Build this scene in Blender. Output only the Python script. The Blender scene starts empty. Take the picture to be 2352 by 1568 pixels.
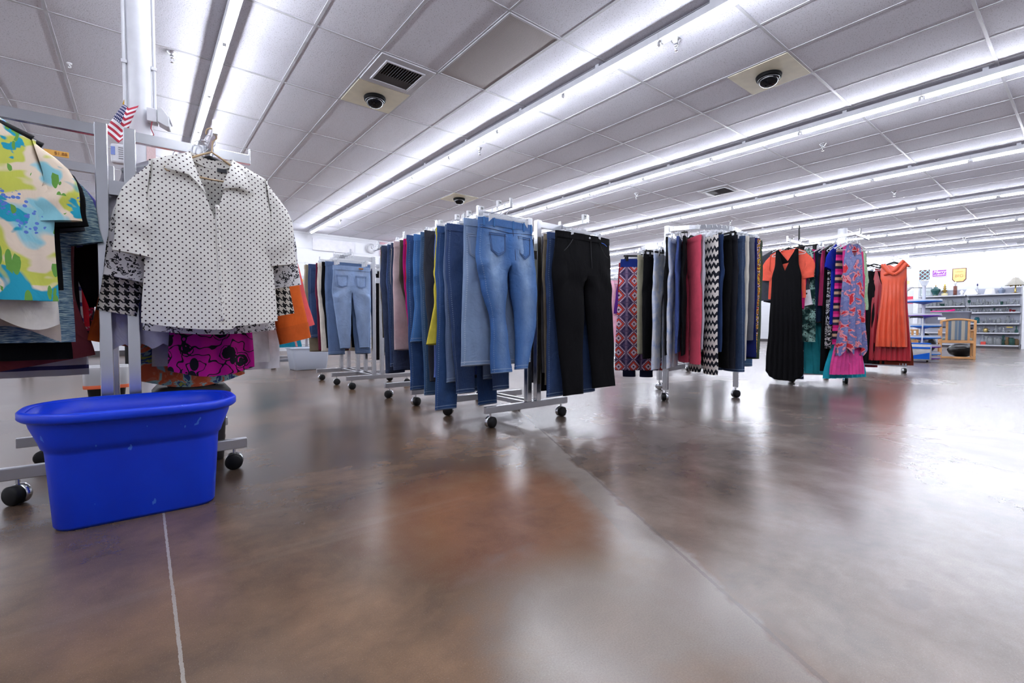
import bpy, bmesh, math, random
from mathutils import Vector, Matrix, noise
PI = math.pi
D = bpy.data
SC = bpy.context.scene
COL = SC.collection
R_ = math.radians

# ------------------------------------------------------------------ helpers
def lin(c):
    def f(v):
        v = v / 255.0
        return v / 12.92 if v <= 0.04045 else ((v + 0.055) / 1.055) ** 2.4
    return (f(c[0]), f(c[1]), f(c[2]), 1.0)

def sm(t):
    t = max(0.0, min(1.0, t))
    return t * t * (3 - 2 * t)

def lerp(a, b, t):
    return a + (b - a) * t

def interp(tab, z):
    """tab: [(z, value)] with z falling; smooth in between"""
    if z >= tab[0][0]:
        return tab[0][1]
    for (z0, v0), (z1, v1) in zip(tab, tab[1:]):
        if z >= z1:
            return lerp(v0, v1, sm((z0 - z) / (z0 - z1)))
    return tab[-1][1]

def nz(x, y, z):
    return noise.noise(Vector((x, y, z)))

class MB:
    """collects shapes that become ONE mesh object"""
    def __init__(s):
        s.v = []; s.f = []; s.sm = []; s.uv = []; s.st = []
    def add(s, vs, fs, smooth=False, uv=None, st=None):
        b = len(s.v)
        s.v += [tuple(p) for p in vs]
        s.uv += uv if uv else [(p[0], p[2]) for p in vs]
        s.st += st if st else [(0.5, 9.0)] * len(vs)
        s.f += [tuple(i + b for i in f) for f in fs]
        s.sm += [smooth] * len(fs)
        return b
    def box(s, c, d, rz=0.0, rx=0.0, ry=0.0):
        hx, hy, hz = d[0] / 2, d[1] / 2, d[2] / 2
        m = Matrix.Rotation(rz, 3, 'Z') @ Matrix.Rotation(ry, 3, 'Y') @ Matrix.Rotation(rx, 3, 'X')
        vs = [Vector(c) + m @ Vector((x, y, z)) for x in (-hx, hx) for y in (-hy, hy) for z in (-hz, hz)]
        s.add(vs, [(0, 1, 3, 2), (4, 6, 7, 5), (0, 4, 5, 1), (2, 3, 7, 6), (0, 2, 6, 4), (1, 5, 7, 3)])
        return s
    def tube(s, pts, r, n=8, caps=True, r1=None, ry=None, smooth=True):
        pts = [Vector(p) for p in pts]
        rings = []
        up = None
        for i, p in enumerate(pts):
            t = (pts[min(i + 1, len(pts) - 1)] - pts[max(i - 1, 0)]).normalized()
            if up is None:
                up = Vector((0, 0, 1)) if abs(t.z) < 0.9 else Vector((1, 0, 0))
            a = t.cross(up).normalized()
            b = a.cross(t).normalized()
            up = b
            rr = r if r1 is None else lerp(r, r1, i / (len(pts) - 1))
            rings.append([p + a * rr * math.cos(2 * PI * k / n) + b * (ry or rr) * math.sin(2 * PI * k / n) for k in range(n)])
        vs = [q for g in rings for q in g]
        fs = []
        for i in range(len(rings) - 1):
            for k in range(n):
                fs.append((i * n + k, i * n + (k + 1) % n, (i + 1) * n + (k + 1) % n, (i + 1) * n + k))
        s.add(vs, fs, smooth)
        if caps:
            b = len(s.v)
            s.add(rings[0], [tuple(range(n - 1, -1, -1))])
            s.add(rings[-1], [tuple(range(n))])
        return s
    def lathe(s, prof, n=24, c=(0, 0, 0), m=None, smooth=True):
        vs = []
        for (r, z) in prof:
            for k in range(n):
                p = Vector((r * math.cos(2 * PI * k / n), r * math.sin(2 * PI * k / n), z))
                if m is not None:
                    p = m @ p
                vs.append(p + Vector(c))
        fs = []
        for i in range(len(prof) - 1):
            for k in range(n):
                fs.append((i * n + k, i * n + (k + 1) % n, (i + 1) * n + (k + 1) % n, (i + 1) * n + k))
        s.add(vs, fs, smooth)
        return s
    def grid(s, fn, nu, nv, smooth=True, uvf=None):
        vs, uv = [], []
        for j in range(nv + 1):
            for i in range(nu + 1):
                vs.append(fn(i / nu, j / nv)); uv.append(uvf(i / nu, j / nv) if uvf else (i / nu, j / nv))
        fs = [(j * (nu + 1) + i, j * (nu + 1) + i + 1, (j + 1) * (nu + 1) + i + 1, (j + 1) * (nu + 1) + i) for j in range(nv) for i in range(nu)]
        s.add(vs, fs, smooth, uv)
        return s
    def prism(s, poly, y0, y1):
        """poly in the xz plane, drawn out along y"""
        n = len(poly)
        vs = [(x, y0, z) for x, z in poly] + [(x, y1, z) for x, z in poly]
        s.add(vs, [tuple(range(n)), tuple(range(2 * n - 1, n - 1, -1))] + [(i, i + n, (i + 1) % n + n, (i + 1) % n) for i in range(n)])
        return s
    def build(s, name, mat, parent=None, loc=(0, 0, 0), rz=0.0, bevel=0, weld=0, solid=0):
        me = D.meshes.new(name)
        me.from_pydata(s.v, [], s.f)
        me.polygons.foreach_set('use_smooth', s.sm)
        u = me.uv_layers.new(name='UVMap'); t = me.uv_layers.new(name='S')
        for l in me.loops:
            u.data[l.index].uv = s.uv[l.vertex_index]
            t.data[l.index].uv = s.st[l.vertex_index]
        if weld:
            bm = bmesh.new(); bm.from_mesh(me)
            bmesh.ops.remove_doubles(bm, verts=bm.verts, dist=weld)
            bm.to_mesh(me); bm.free()
        me.validate()
        me.materials.append(mat)
        o = D.objects.new(name, me)
        COL.objects.link(o)
        if parent is not None:
            o.parent = parent
        o.location = loc
        o.rotation_euler = (0, 0, rz)
        if bevel:
            b = o.modifiers.new('b', 'BEVEL'); b.width = bevel; b.segments = 2; b.limit_method = 'ANGLE'
        if solid:
            b = o.modifiers.new('s', 'SOLIDIFY'); b.thickness = solid; b.offset = 0
        return o

def tag(o, label, cat, group=None, kind=None):
    o['label'] = label
    if cat: o['category'] = cat
    if group: o['group'] = group
    if kind: o['kind'] = kind
    return o

def empty(name, loc, rz=0.0, label=None, cat=None, group=None):
    o = D.objects.new(name, None); COL.objects.link(o)
    o.location = loc; o.rotation_euler = (0, 0, rz); o.empty_display_size = 0.1
    if label: tag(o, label, cat, group)
    return o

def kids(o):
    return [c for c in list(COL.objects) if c.parent is o]
KID = {}
def copy_tree(src, loc=None, rz=None, label=None, parts=None):
    """a thing, its parts and their sub-parts; mesh data shared. parts: [(part, [sub-parts])] of src"""
    c = src.copy(); COL.objects.link(c)
    if loc is not None: c.location = loc
    if rz is not None: c.rotation_euler = (0, 0, rz)
    if label: c['label'] = label
    for p, subs in parts:
        q = p.copy(); COL.objects.link(q); q.parent = c
        for s in subs:
            t = s.copy(); COL.objects.link(t); t.parent = q
    return c

def text(body, size, mat, parent, loc, rot, name='lettering', extrude=0.0006, shear=0.0, align='CENTER', offset=0.0):
    cu = D.curves.new(name, 'FONT'); cu.body = body; cu.size = size; cu.extrude = extrude
    cu.align_x = align; cu.align_y = 'CENTER'; cu.shear = shear; cu.offset = offset; cu.resolution_u = 3
    cu.materials.append(mat)
    tmp = D.objects.new(name + '_curve', cu)
    me = D.meshes.new_from_object(tmp); D.objects.remove(tmp); D.curves.remove(cu)
    me.name = name; me.materials.clear(); me.materials.append(mat)
    o = D.objects.new(name, me); COL.objects.link(o); o.parent = parent
    o.location = loc; o.rotation_euler = rot
    return o

# ------------------------------------------------------------------ materials
class NT:
    def __init__(s, name):
        s.m = D.materials.new(name); s.m.use_nodes = True
        s.t = s.m.node_tree; s.n = s.t.nodes; s.l = s.t.links
        s.b = s.n['Principled BSDF']
    def new(s, typ, **kw):
        q = s.n.new(typ)
        for k, v in kw.items():
            setattr(q, k, v)
        return q
    def put(s, sock, v):
        if hasattr(v, 'is_output') or isinstance(v, bpy.types.NodeSocket):
            s.l.new(v, sock)
        else:
            sock.default_value = v
    def m1(s, op, a, b=None, c=None, clamp=False):
        q = s.new('ShaderNodeMath', operation=op); q.use_clamp = clamp
        s.put(q.inputs[0], a)
        if b is not None: s.put(q.inputs[1], b)
        if c is not None: s.put(q.inputs[2], c)
        return q.outputs[0]
    def uv(s, layer='UVMap'):
        return s.new('ShaderNodeUVMap', uv_map=layer).outputs[0]
    def xyz(s, v):
        q = s.new('ShaderNodeSeparateXYZ'); s.l.new(v, q.inputs[0]); return q.outputs
    def comb(s, x, y, z=0.0):
        q = s.new('ShaderNodeCombineXYZ'); s.put(q.inputs[0], x); s.put(q.inputs[1], y); s.put(q.inputs[2], z); return q.outputs[0]
    def mapv(s, v, scale=(1, 1, 1), loc=(0, 0, 0), rot=(0, 0, 0)):
        q = s.new('ShaderNodeMapping'); s.l.new(v, q.inputs[0])
        q.inputs['Scale'].default_value = scale; q.inputs['Location'].default_value = loc; q.inputs['Rotation'].default_value = rot
        return q.outputs[0]
    def noise(s, v, scale, detail=3.0, rough=0.5, dist=0.0, out=0):
        q = s.new('ShaderNodeTexNoise'); s.l.new(v, q.inputs['Vector'])
        q.inputs['Scale'].default_value = scale; q.inputs['Detail'].default_value = detail
        q.inputs['Roughness'].default_value = rough; q.inputs['Distortion'].default_value = dist
        return q.outputs[out]
    def voro(s, v, scale, feature='F1', out='Distance', rnd=1.0):
        q = s.new('ShaderNodeTexVoronoi', feature=feature); s.l.new(v, q.inputs['Vector'])
        q.inputs['Scale'].default_value = scale; q.inputs['Randomness'].default_value = rnd
        return q.outputs[out]
    def ramp(s, f, stops, mode='LINEAR'):
        q = s.new('ShaderNodeValToRGB'); q.color_ramp.interpolation = mode
        e = q.color_ramp.elements
        while len(e) < len(stops): e.new(0.5)
        for i, (p, c) in enumerate(stops):
            e[i].position = p; e[i].color = c
        s.put(q.inputs[0], f)
        return q.outputs[0]
    def mix(s, f, a, b, mode='MIX'):
        q = s.new('ShaderNodeMix', data_type='RGBA', blend_type=mode)
        s.put(q.inputs[0], f); s.put(q.inputs[6], a); s.put(q.inputs[7], b)
        return q.outputs[2]
    def bump(s, h, strength=0.3, dist=0.002):
        q = s.new('ShaderNodeBump'); s.put(q.inputs['Height'], h)
        q.inputs['Strength'].default_value = strength; q.inputs['Distance'].default_value = dist
        s.l.new(q.outputs[0], s.b.inputs['Normal'])
    def col(s, c): s.put(s.b.inputs['Base Color'], c)
    def setp(s, **kw):
        for k, v in kw.items():
            s.put(s.b.inputs[k.replace('_', ' ')], v)
    def obj(s): return s.new('ShaderNodeTexCoord').outputs['Object']

CACHE = {}
def plain(name, c, rough=0.5, metal=0.0, var=0.06, vs=8.0, spec=0.5, bump=0.0):
    if name in CACHE: return CACHE[name]
    t = NT(name); c = lin(c); o = t.obj()
    n = t.noise(o, vs, 3)
    lo = tuple(x * (1 - var) for x in c[:3]) + (1,); hi = tuple(min(1, x * (1 + var)) for x in c[:3]) + (1,)
    t.col(t.ramp(n, [(0.3, lo), (0.7, hi)]))
    t.setp(Roughness=rough, Metallic=metal); t.b.inputs['Specular IOR Level'].default_value = spec
    if bump: t.bump(t.noise(o, vs * 8, 2), bump)
    CACHE[name] = t.m
    return t.m

def cloth(c, rough=0.85, sheen=0.04, name=None, weave=600.0):
    key = ('cloth', c, rough)
    if key in CACHE: return CACHE[key]
    t = NT(name or 'woven_cloth'); cc = lin(c); u = t.uv()
    n = t.noise(u, 9.0, 4, 0.6)
    lo = tuple(x * 0.86 for x in cc[:3]) + (1,); hi = tuple(min(1, x * 1.12) for x in cc[:3]) + (1,)
    t.col(t.ramp(n, [(0.3, lo), (0.7, hi)]))
    t.setp(Roughness=rough)
    t.b.inputs['Specular IOR Level'].default_value = 0.12
    t.b.inputs['Sheen Weight'].default_value = sheen if max(c) > 60 else 0.0; t.b.inputs['Sheen Roughness'].default_value = 0.5
    wr = t.noise(t.mapv(u, (12, 7, 1)), 1.0, 3, 0.55, 1.2)
    t.bump(t.m1('ADD', t.m1('MULTIPLY', t.noise(u, weave, 2, 0.6), 0.04), wr), 0.5, 0.010)
    CACHE[key] = t.m
    return t.m

def satin(c):
    key = ('satin', c)
    if key in CACHE: return CACHE[key]
    t = NT('satin_cloth'); cc = lin(c); u = t.uv()
    lo = tuple(x * 0.9 for x in cc[:3]) + (1,)
    t.col(t.ramp(t.noise(u, 6, 2), [(0.3, lo), (0.7, cc)]))
    t.setp(Roughness=0.38); t.b.inputs['Specular IOR Level'].default_value = 0.55
    t.b.inputs['Sheen Weight'].default_value = 0.2
    CACHE[key] = t.m
    return t.m

def denim(c, wash=0.0, light=(150, 185, 225), stitch=(150, 170, 195), seed=0):
    key = ('denim', c, wash, stitch)
    if key in CACHE: return CACHE[key]
    t = NT('denim_cloth'); base = lin(c); u = t.uv(); s = t.xyz(t.uv('S'))
    big = t.noise(t.mapv(u, (7, 3.0, 1)), 1.0, 4, 0.6)
    slub = t.noise(t.mapv(u, (420, 26, 1)), 1.0, 2, 0.6)
    lo = tuple(x * 0.72 for x in base[:3]) + (1,); hi = tuple(min(1, x * 1.25) for x in base[:3]) + (1,)
    col = t.ramp(big, [(0.28, lo), (0.72, hi)])
    col = t.mix(t.m1('MULTIPLY', slub, 0.30), col, t.mix(0.35, col, lin((190, 210, 240))))
    if wash > 0:
        # worn band down the middle of each leg: a property of the washed cloth
        e = t.m1('DIVIDE', t.m1('SUBTRACT', s[0], 0.5), 0.27)
        mk = t.m1('POWER', 2.718, t.m1('MULTIPLY', t.m1('MULTIPLY', e, e), -1.0))
        wn = t.noise(t.mapv(u, (9, 5, 1)), 1.0, 5, 0.65)
        hi_z = t.ramp(s[1], [(0.0, (0.25, 0.25, 0.25, 1)), (0.5, (0.55, 0.55, 0.55, 1)), (0.72, (1, 1, 1, 1)), (0.86, (0.75, 0.75, 0.75, 1)), (1.0, (0.15, 0.15, 0.15, 1))])
        mk = t.m1('MULTIPLY', t.m1('MULTIPLY', mk, hi_z), t.m1('MULTIPLY_ADD', wn, 1.6, -0.15, True))
        col = t.mix(t.m1('MULTIPLY', mk, wash, None, True), col, lin(light))
    # hem stitching
    band = t.m1('COMPARE', s[1], 0.022, 0.0022)
    dash = t.m1('GREATER_THAN', t.m1('FRACT', t.m1('MULTIPLY', t.xyz(u)[0], 170)), 0.35)
    col = t.mix(t.m1('MULTIPLY', band, dash), col, lin(stitch))
    edge = t.m1('LESS_THAN', s[1], 0.0045)
    col = t.mix(t.m1('MULTIPLY', edge, 0.45), col, lin(stitch))
    seam = t.m1('COMPARE', s[0], 0.93, 0.014)
    d2 = t.m1('GREATER_THAN', t.m1('FRACT', t.m1('MULTIPLY', t.xyz(u)[1], 75)), 0.5)
    col = t.mix(t.m1('MULTIPLY', t.m1('MULTIPLY', seam, 0.35), d2), col, lin(stitch))
    t.col(col)
    t.setp(Roughness=0.85); t.b.inputs['Specular IOR Level'].default_value = 0.2
    wr = t.noise(t.mapv(u, (13, 17, 1)), 1.0, 3, 0.55, 1.4)
    t.bump(t.m1('ADD', t.m1('MULTIPLY', slub, 0.06), wr), 0.55, 0.010)
    CACHE[key] = t.m
    return t.m

def print_cloth(name, kind, cols, scale, rough=0.85):
    """cloth with an all-over print laid out in metres on the cloth itself"""
    if name in CACHE: return CACHE[name]
    t = NT(name); u = t.uv(); c = [lin(x) for x in cols]
    X, Y, _ = t.xyz(u)
    fr = lambda a: t.m1('FRACT', a)
    if kind == 'dots':
        def dot(ox, oy):
            a = t.m1('SUBTRACT', fr(t.m1('ADD', t.m1('MULTIPLY', X, 1 / scale), ox)), 0.5)
            b = t.m1('SUBTRACT', fr(t.m1('ADD', t.m1('MULTIPLY', Y, 1 / scale), oy)), 0.5)
            return t.m1('SQRT', t.m1('ADD', t.m1('MULTIPLY', a, a), t.m1('MULTIPLY', b, b)))
        d = t.m1('MINIMUM', dot(0, 0), dot(0.5, 0.5))
        col = t.mix(t.m1('LESS_THAN', d, 0.13), c[0], c[1])
    elif kind == 'leopard':
        n = t.noise(u, scale * 1.3, 2, out=1)
        w = t.mix(0.1, u, n)
        d = t.voro(w, scale)
        brk = t.noise(u, scale * 2.2, 1)
        ring = t.m1('MULTIPLY', t.m1('MULTIPLY', t.m1('GREATER_THAN', d, 0.22), t.m1('LESS_THAN', d, 0.44)), t.m1('GREATER_THAN', brk, 0.44))
        col = t.mix(ring, t.mix(t.m1('LESS_THAN', d, 0.2), c[0], c[2]), c[1])
    elif kind == 'hound':
        i = t.m1('FLOOR', t.m1('MULTIPLY', X, 8 / scale)); j = t.m1('FLOOR', t.m1('MULTIPLY', Y, 8 / scale))
        md = lambda a, b: t.m1('FLOORED_MODULO', a, b)
        warp = t.m1('LESS_THAN', md(i, 8.0), 3.5); weft = t.m1('LESS_THAN', md(j, 8.0), 3.5)
        tw = t.m1('LESS_THAN', md(t.m1('ADD', i, j), 4.0), 1.5)
        f = t.m1('ADD', t.m1('MULTIPLY', tw, warp), t.m1('MULTIPLY', t.m1('SUBTRACT', 1.0, tw), weft))
        col = t.mix(f, c[0], c[1])
    elif kind == 'hawaii':
        n = t.noise(u, scale * 0.35, 3, 0.55, 0.4)
        base = t.ramp(n, [(0.0, c[3]), (0.41, c[3]), (0.44, c[0]), (0.50, c[0]), (0.53, c[1]), (0.60, c[1]), (0.63, c[3])])
        fl = t.noise(t.mapv(u, (1, 1, 1), (7.3, 2.1, 0)), scale * 0.5, 3, 0.6, 0.6)
        base = t.mix(t.ramp(fl, [(0.57, (0, 0, 0, 1)), (0.59, (1, 1, 1, 1))]), base, c[4])
        bl = t.voro(u, scale * 5.5)
        reg = t.noise(t.mapv(u, (1, 1, 1), (3, 5, 0)), scale * 0.42, 1)
        base = t.mix(t.m1('MULTIPLY', t.m1('LESS_THAN', bl, 0.40), t.m1('GREATER_THAN', reg, 0.56)), base, c[5])
        lf = t.voro(t.mapv(t.mix(0.006, u, t.noise(u, 30, 1, out=1)), (1, 0.26, 1), (0, 0, 0), (0, 0, 0.7)), scale * 2.8)
        r2 = t.noise(t.mapv(u, (1, 1, 1), (1, 9, 0)), scale * 0.55, 1)
        lf = t.m1('MULTIPLY', t.m1('LESS_THAN', lf, 0.36), t.m1('GREATER_THAN', r2, 0.49))
        col = t.mix(lf, base, c[2])
    elif kind == 'tile':
        a = t.m1('ABSOLUTE', t.m1('SUBTRACT', fr(t.m1('MULTIPLY', X, 1 / scale)), 0.5))
        b = t.m1('ABSOLUTE', t.m1('SUBTRACT', fr(t.m1('MULTIPLY', Y, 1 / (scale * 0.95))), 0.5))
        d = t.m1('ADD', t.m1('MULTIPLY', a, 1.15), b)
        d = t.m1('MULTIPLY_ADD', t.noise(u, 120, 2), 0.10, t.m1('SUBTRACT', d, 0.05))
        col = t.ramp(d, [(0.0, c[3]), (0.08, c[2]), (0.24, c[3]), (0.28, c[0]), (0.39, c[1]), (0.47, c[2]), (0.56, c[1]), (0.66, c[3]), (0.75, c[1])], 'CONSTANT')
        col = t.mix(t.m1('GREATER_THAN', a, 0.42), col, t.mix(t.noise(u, 90, 1), c[1], c[4]))
        col = t.mix(t.m1('MULTIPLY', t.m1('GREATER_THAN', b, 0.465), 0.8), col, c[1])
    elif kind == 'zigzag':
        tri = t.m1('ABSOLUTE', t.m1('SUBTRACT', fr(t.m1('MULTIPLY', X, 1 / scale)), 0.5))
        row = t.m1('ADD', t.m1('MULTIPLY', Y, 1 / (scale * 1.5)), t.m1('MULTIPLY', tri, 0.9))
        row = t.m1('MULTIPLY_ADD', t.noise(u, 70, 2), 0.35, row)
        cell = t.noise(t.mapv(u, (0.4, 7, 1)), 1.0, 0)
        f = fr(row)
        wide = t.m1('GREATER_THAN', f, t.m1('MULTIPLY_ADD', cell, 0.8, 0.14))
        col = t.mix(wide, c[0], c[1])
    elif kind == 'stripe':
        f = fr(t.m1('MULTIPLY', X, 1 / scale))
        col = t.mix(t.m1('GREATER_THAN', f, 0.62), c[0], c[1])
    elif kind == 'hstripe':
        f = fr(t.m1('MULTIPLY', Y, 1 / scale))
        col = t.ramp(f, [(i / len(c), q) for i, q in enumerate(c)], 'CONSTANT')
    elif kind == 'marl':
        n = t.noise(t.mapv(u, (30, 260, 1)), 1.0, 2, 0.7)
        col = t.ramp(n, [(0.34, c[0]), (0.5, c[1]), (0.6, c[2])])
    elif kind == 'tiedye':
        n = t.noise(u, scale, 4, 0.6, 0.8)
        col = t.ramp(n, [(0.35, c[0]), (0.55, c[1]), (0.7, c[2])])
    elif kind == 'rose':
        n = t.noise(u, 30, 2, out=1); w = t.mix(0.02, u, n)
        d = t.voro(w, scale)
        rg = t.m1('SINE', t.m1('MULTIPLY', d, 26.0))
        bl = t.m1('MULTIPLY', t.m1('LESS_THAN', d, 0.50), t.m1('GREATER_THAN', rg, -0.55))
        stem = t.m1('LESS_THAN', t.m1('ABSOLUTE', t.m1('SUBTRACT', t.noise(u, scale * 1.2, 1), 0.5)), 0.022)
        lf = t.m1('LESS_THAN', t.voro(t.mapv(u, (1, 0.55, 1), (4, 4, 0), (0, 0, 0.9)), scale * 1.3), 0.30)
        pick = t.m1('GREATER_THAN', t.xyz(t.voro(w, scale, out='Color'))[0], 0.45)
        f = t.m1('MAXIMUM', t.m1('MULTIPLY', bl, pick), t.m1('MAXIMUM', stem, lf))
        col = t.mix(f, c[0], c[1])
    elif kind == 'scales':
        d = t.voro(t.mapv(u, (1.5, 1, 1)), scale)
        f = t.m1('LESS_THAN', d, 0.33)
        col = t.mix(f, t.ramp(t.noise(u, scale * 0.25, 2), [(0.45, c[0]), (0.6, c[1])]), c[2])
    else:  # 'blotch'
        n = t.noise(u, scale, 3, 0.55, 0.8)
        k = len(c)
        col = t.ramp(n, [(0.0 if i == 0 else 0.30 + 0.40 * i / k, q) for i, q in enumerate(c)], 'CONSTANT')
    t.col(col); t.setp(Roughness=rough); t.b.inputs['Specular IOR Level'].default_value = 0.25
    t.bump(t.noise(t.mapv(u, (11, 7, 1)), 1.0, 3, 0.55, 1.2), 0.5, 0.009)
    CACHE[name] = t.m
    return t.m

def glow(name, c, strength):
    t = NT(name)
    t.col((0.9, 0.9, 0.9, 1)); t.b.inputs['Emission Color'].default_value = c; t.b.inputs['Emission Strength'].default_value = strength
    return t.m

def clear(name, c, alpha=0.5, rough=0.15, spec=0.6):
    t = NT(name); t.col(lin(c)); t.setp(Roughness=rough, Alpha=alpha); t.b.inputs['Specular IOR Level'].default_value = spec
    return t.m

def glassy(name, c):
    t = NT(name); t.col(lin(c)); t.setp(Roughness=0.04, IOR=1.25); t.b.inputs['Transmission Weight'].default_value = 0.75
    return t.m

CHROME = plain('chrome', (226, 228, 232), 0.24, 1.0, 0.05)
STEEL = plain('brushed_steel', (198, 199, 204), 0.34, 1.0, 0.05)
BLACKP = plain('black_plastic', (16, 16, 18), 0.5, spec=0.3)
WHITEP = plain('white_plastic', (226, 228, 232), 0.4)
WHITEPAINT = plain('white_paint', (228, 230, 236), 0.35)
CLEARP = clear('clear_plastic', (240, 243, 248), 0.78, 0.12)
INK = plain('black_ink', (16, 16, 18), 0.6)
GREYIRON = plain('grey_metal', (150, 152, 158), 0.4, 0.6)
# ------------------------------------------------------------------ camera
f_px, CAMH = 1071.97, 0.70
yaw, pit, rol = R_(38.45225), R_(1.89114), R_(0.13)
fh = Vector((math.sin(yaw), math.cos(yaw), 0)); r0 = Vector((math.cos(yaw), -math.sin(yaw), 0)); zz = Vector((0, 0, 1))
F = fh * math.cos(pit) - zz * math.sin(pit); u0 = fh * math.sin(pit) + zz * math.cos(pit)
RR = r0 * math.cos(rol) + u0 * math.sin(rol); UU = -r0 * math.sin(rol) + u0 * math.cos(rol)
cam = D.cameras.new('camera'); cam.sensor_width = 36.0; cam.lens = f_px * 36.0 / 2352.0; cam.clip_start = 0.05; cam.clip_end = 100
co = D.objects.new('camera', cam); COL.objects.link(co)
co.matrix_world = Matrix(((RR.x, UU.x, -F.x, 0), (RR.y, UU.y, -F.y, 0), (RR.z, UU.z, -F.z, CAMH), (0, 0, 0, 1)))
SC.camera = co
SC.view_settings.view_transform = 'Standard'; SC.view_settings.look = 'None'
SC.view_settings.exposure = 0.14; SC.view_settings.gamma = 1.0
cy = SC.cycles
cy.max_bounces = 6; cy.diffuse_bounces = 4; cy.use_adaptive_sampling = True; cy.adaptive_threshold = 0.05; cy.glossy_bounces = 3; cy.transmission_bounces = 4; cy.transparent_max_bounces = 6
cy.sample_clamp_indirect = 6.0; cy.caustics_reflective = False; cy.caustics_refractive = False
cy.use_light_tree = True
cy.use_denoising = True
W = D.worlds.new('world'); SC.world = W; W.use_nodes = True
W.node_tree.nodes['Background'].inputs[0].default_value = (0.8, 0.85, 1, 1); W.node_tree.nodes['Background'].inputs[1].default_value = 0.05

# ------------------------------------------------------------------ room shell
X0, X1, Y0, Y1, ZC = -6.0, 23.3, -6.0, 14.0, 3.345

def floor_mat():
    t = NT('polished_concrete'); o = t.obj(); X, Y, _ = t.xyz(o)
    big = t.noise(o, 0.42, 4, 0.55, 0.5); mid = t.noise(t.mapv(o, (1, 1, 1), (3.1, 7.7, 0)), 1.6, 5, 0.6, 0.3); fine = t.noise(o, 45, 3, 0.7)
    grit = t.noise(o, 260, 2, 0.7)
    mott = t.noise(o, 5.5, 6, 0.65, 0.3)
    mid = t.m1('MULTIPLY_ADD', t.m1('SUBTRACT', mott, 0.5), 0.45, mid)
    brown = t.ramp(mid, [(0.26, lin((62, 50, 42))), (0.5, lin((102, 81, 63))), (0.74, lin((136, 107, 82)))])
    grey = t.ramp(mid, [(0.26, lin((88, 80, 76))), (0.5, lin((118, 107, 101))), (0.74, lin((146, 134, 127)))])  # slab's own grey, lightened in colour to stand in for floor reflections
    # acid-stained brown bay near the doorway side, greyer slab beyond the diagonal pour line
    side = t.m1('ADD', t.m1('MULTIPLY', X, 0.885), t.m1('MULTIPLY', Y, -0.466))    # signed distance across the line
    side = t.m1('SUBTRACT', side, 0.775)
    sw = t.m1('MULTIPLY_ADD', t.m1('SUBTRACT', mid, 0.5), 0.9, side)
    gm = t.ramp(t.m1('MULTIPLY_ADD', sw, 0.22, 0.42), [(0.28, (0, 0, 0, 1)), (0.62, (1, 1, 1, 1))])
    gm2 = t.m1('MULTIPLY_ADD', t.m1('SUBTRACT', big, 0.5), 1.4, t.xyz(gm)[0], True)
    col = t.mix(gm2, brown, grey)
    purple = t.ramp(t.m1('MULTIPLY_ADD', X, -0.55, t.m1('MULTIPLY', big, 0.9)), [(0.25, (0, 0, 0, 1)), (0.85, (1, 1, 1, 1))])
    col = t.mix(t.m1('MULTIPLY', t.xyz(purple)[0], 0.45), col, lin((84, 73, 72)))
    # rust-brown blush
    dx = t.m1('SUBTRACT', X, 1.06); dy = t.m1('SUBTRACT', Y, 1.42)
    rr = t.m1('SQRT', t.m1('ADD', t.m1('MULTIPLY', dx, dx), t.m1('MULTIPLY', dy, dy)))
    rr = t.m1('MULTIPLY_ADD', t.m1('SUBTRACT', mid, 0.5), 0.9, rr)
    rust = t.ramp(rr, [(0.30, (1, 1, 1, 1)), (0.58, (0, 0, 0, 1))])
    rust = t.m1('MULTIPLY', t.xyz(rust)[0], 0.8)
    col = t.mix(t.m1('MULTIPLY', t.m1('MULTIPLY', rust, t.m1('LESS_THAN', side, -0.12)), t.m1('MULTIPLY_ADD', mid, 1.1, 0.05, True)), col, lin((146, 92, 58)))
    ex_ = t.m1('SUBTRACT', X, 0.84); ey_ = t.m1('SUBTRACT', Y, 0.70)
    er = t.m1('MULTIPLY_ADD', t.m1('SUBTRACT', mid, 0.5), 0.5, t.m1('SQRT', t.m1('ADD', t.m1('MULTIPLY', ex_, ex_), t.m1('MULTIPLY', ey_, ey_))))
    col = t.mix(t.m1('MULTIPLY', t.xyz(t.ramp(er, [(0.16, (1, 1, 1, 1)), (0.40, (0, 0, 0, 1))]))[0], 0.6), col, lin((158, 149, 140)))  # pale concrete patch, with a whitish light reflection painted into its colour
    fx_ = t.m1('MULTIPLY', t.m1('SUBTRACT', X, 1.56), 1.0); fy_ = t.m1('MULTIPLY', t.m1('SUBTRACT', Y, 0.285), 2.4)
    fr_ = t.m1('MULTIPLY_ADD', t.m1('SUBTRACT', t.noise(o, 16, 3), 0.5), 0.16, t.m1('SQRT', t.m1('ADD', t.m1('MULTIPLY', fx_, fx_), t.m1('MULTIPLY', fy_, fy_))))
    col = t.mix(t.m1('MULTIPLY', t.xyz(t.ramp(fr_, [(0.07, (1, 1, 1, 1)), (0.10, (0, 0, 0, 1))]))[0], 0.35), col, lin((84, 77, 75)))
    # pale worn strip beside the pour line, and the line itself
    n2 = t.m1('MULTIPLY_ADD', t.m1('SUBTRACT', t.noise(o, 3.2, 4, 0.6), 0.5), 0.26, side)
    strip = t.ramp(t.m1('ADD', n2, 0.5), [(0.28, (0, 0, 0, 1)), (0.40, (0.75, 0.75, 0.75, 1)), (0.49, (1, 1, 1, 1)), (0.515, (0, 0, 0, 1))])
    col = t.mix(t.m1('MULTIPLY', t.xyz(strip)[0], 0.55), col, lin((160, 152, 146)))
    ln = t.m1('LESS_THAN', t.m1('ABSOLUTE', t.m1('MULTIPLY_ADD', t.m1('SUBTRACT', fine, 0.5), 0.012, side)), 0.006)
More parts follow.
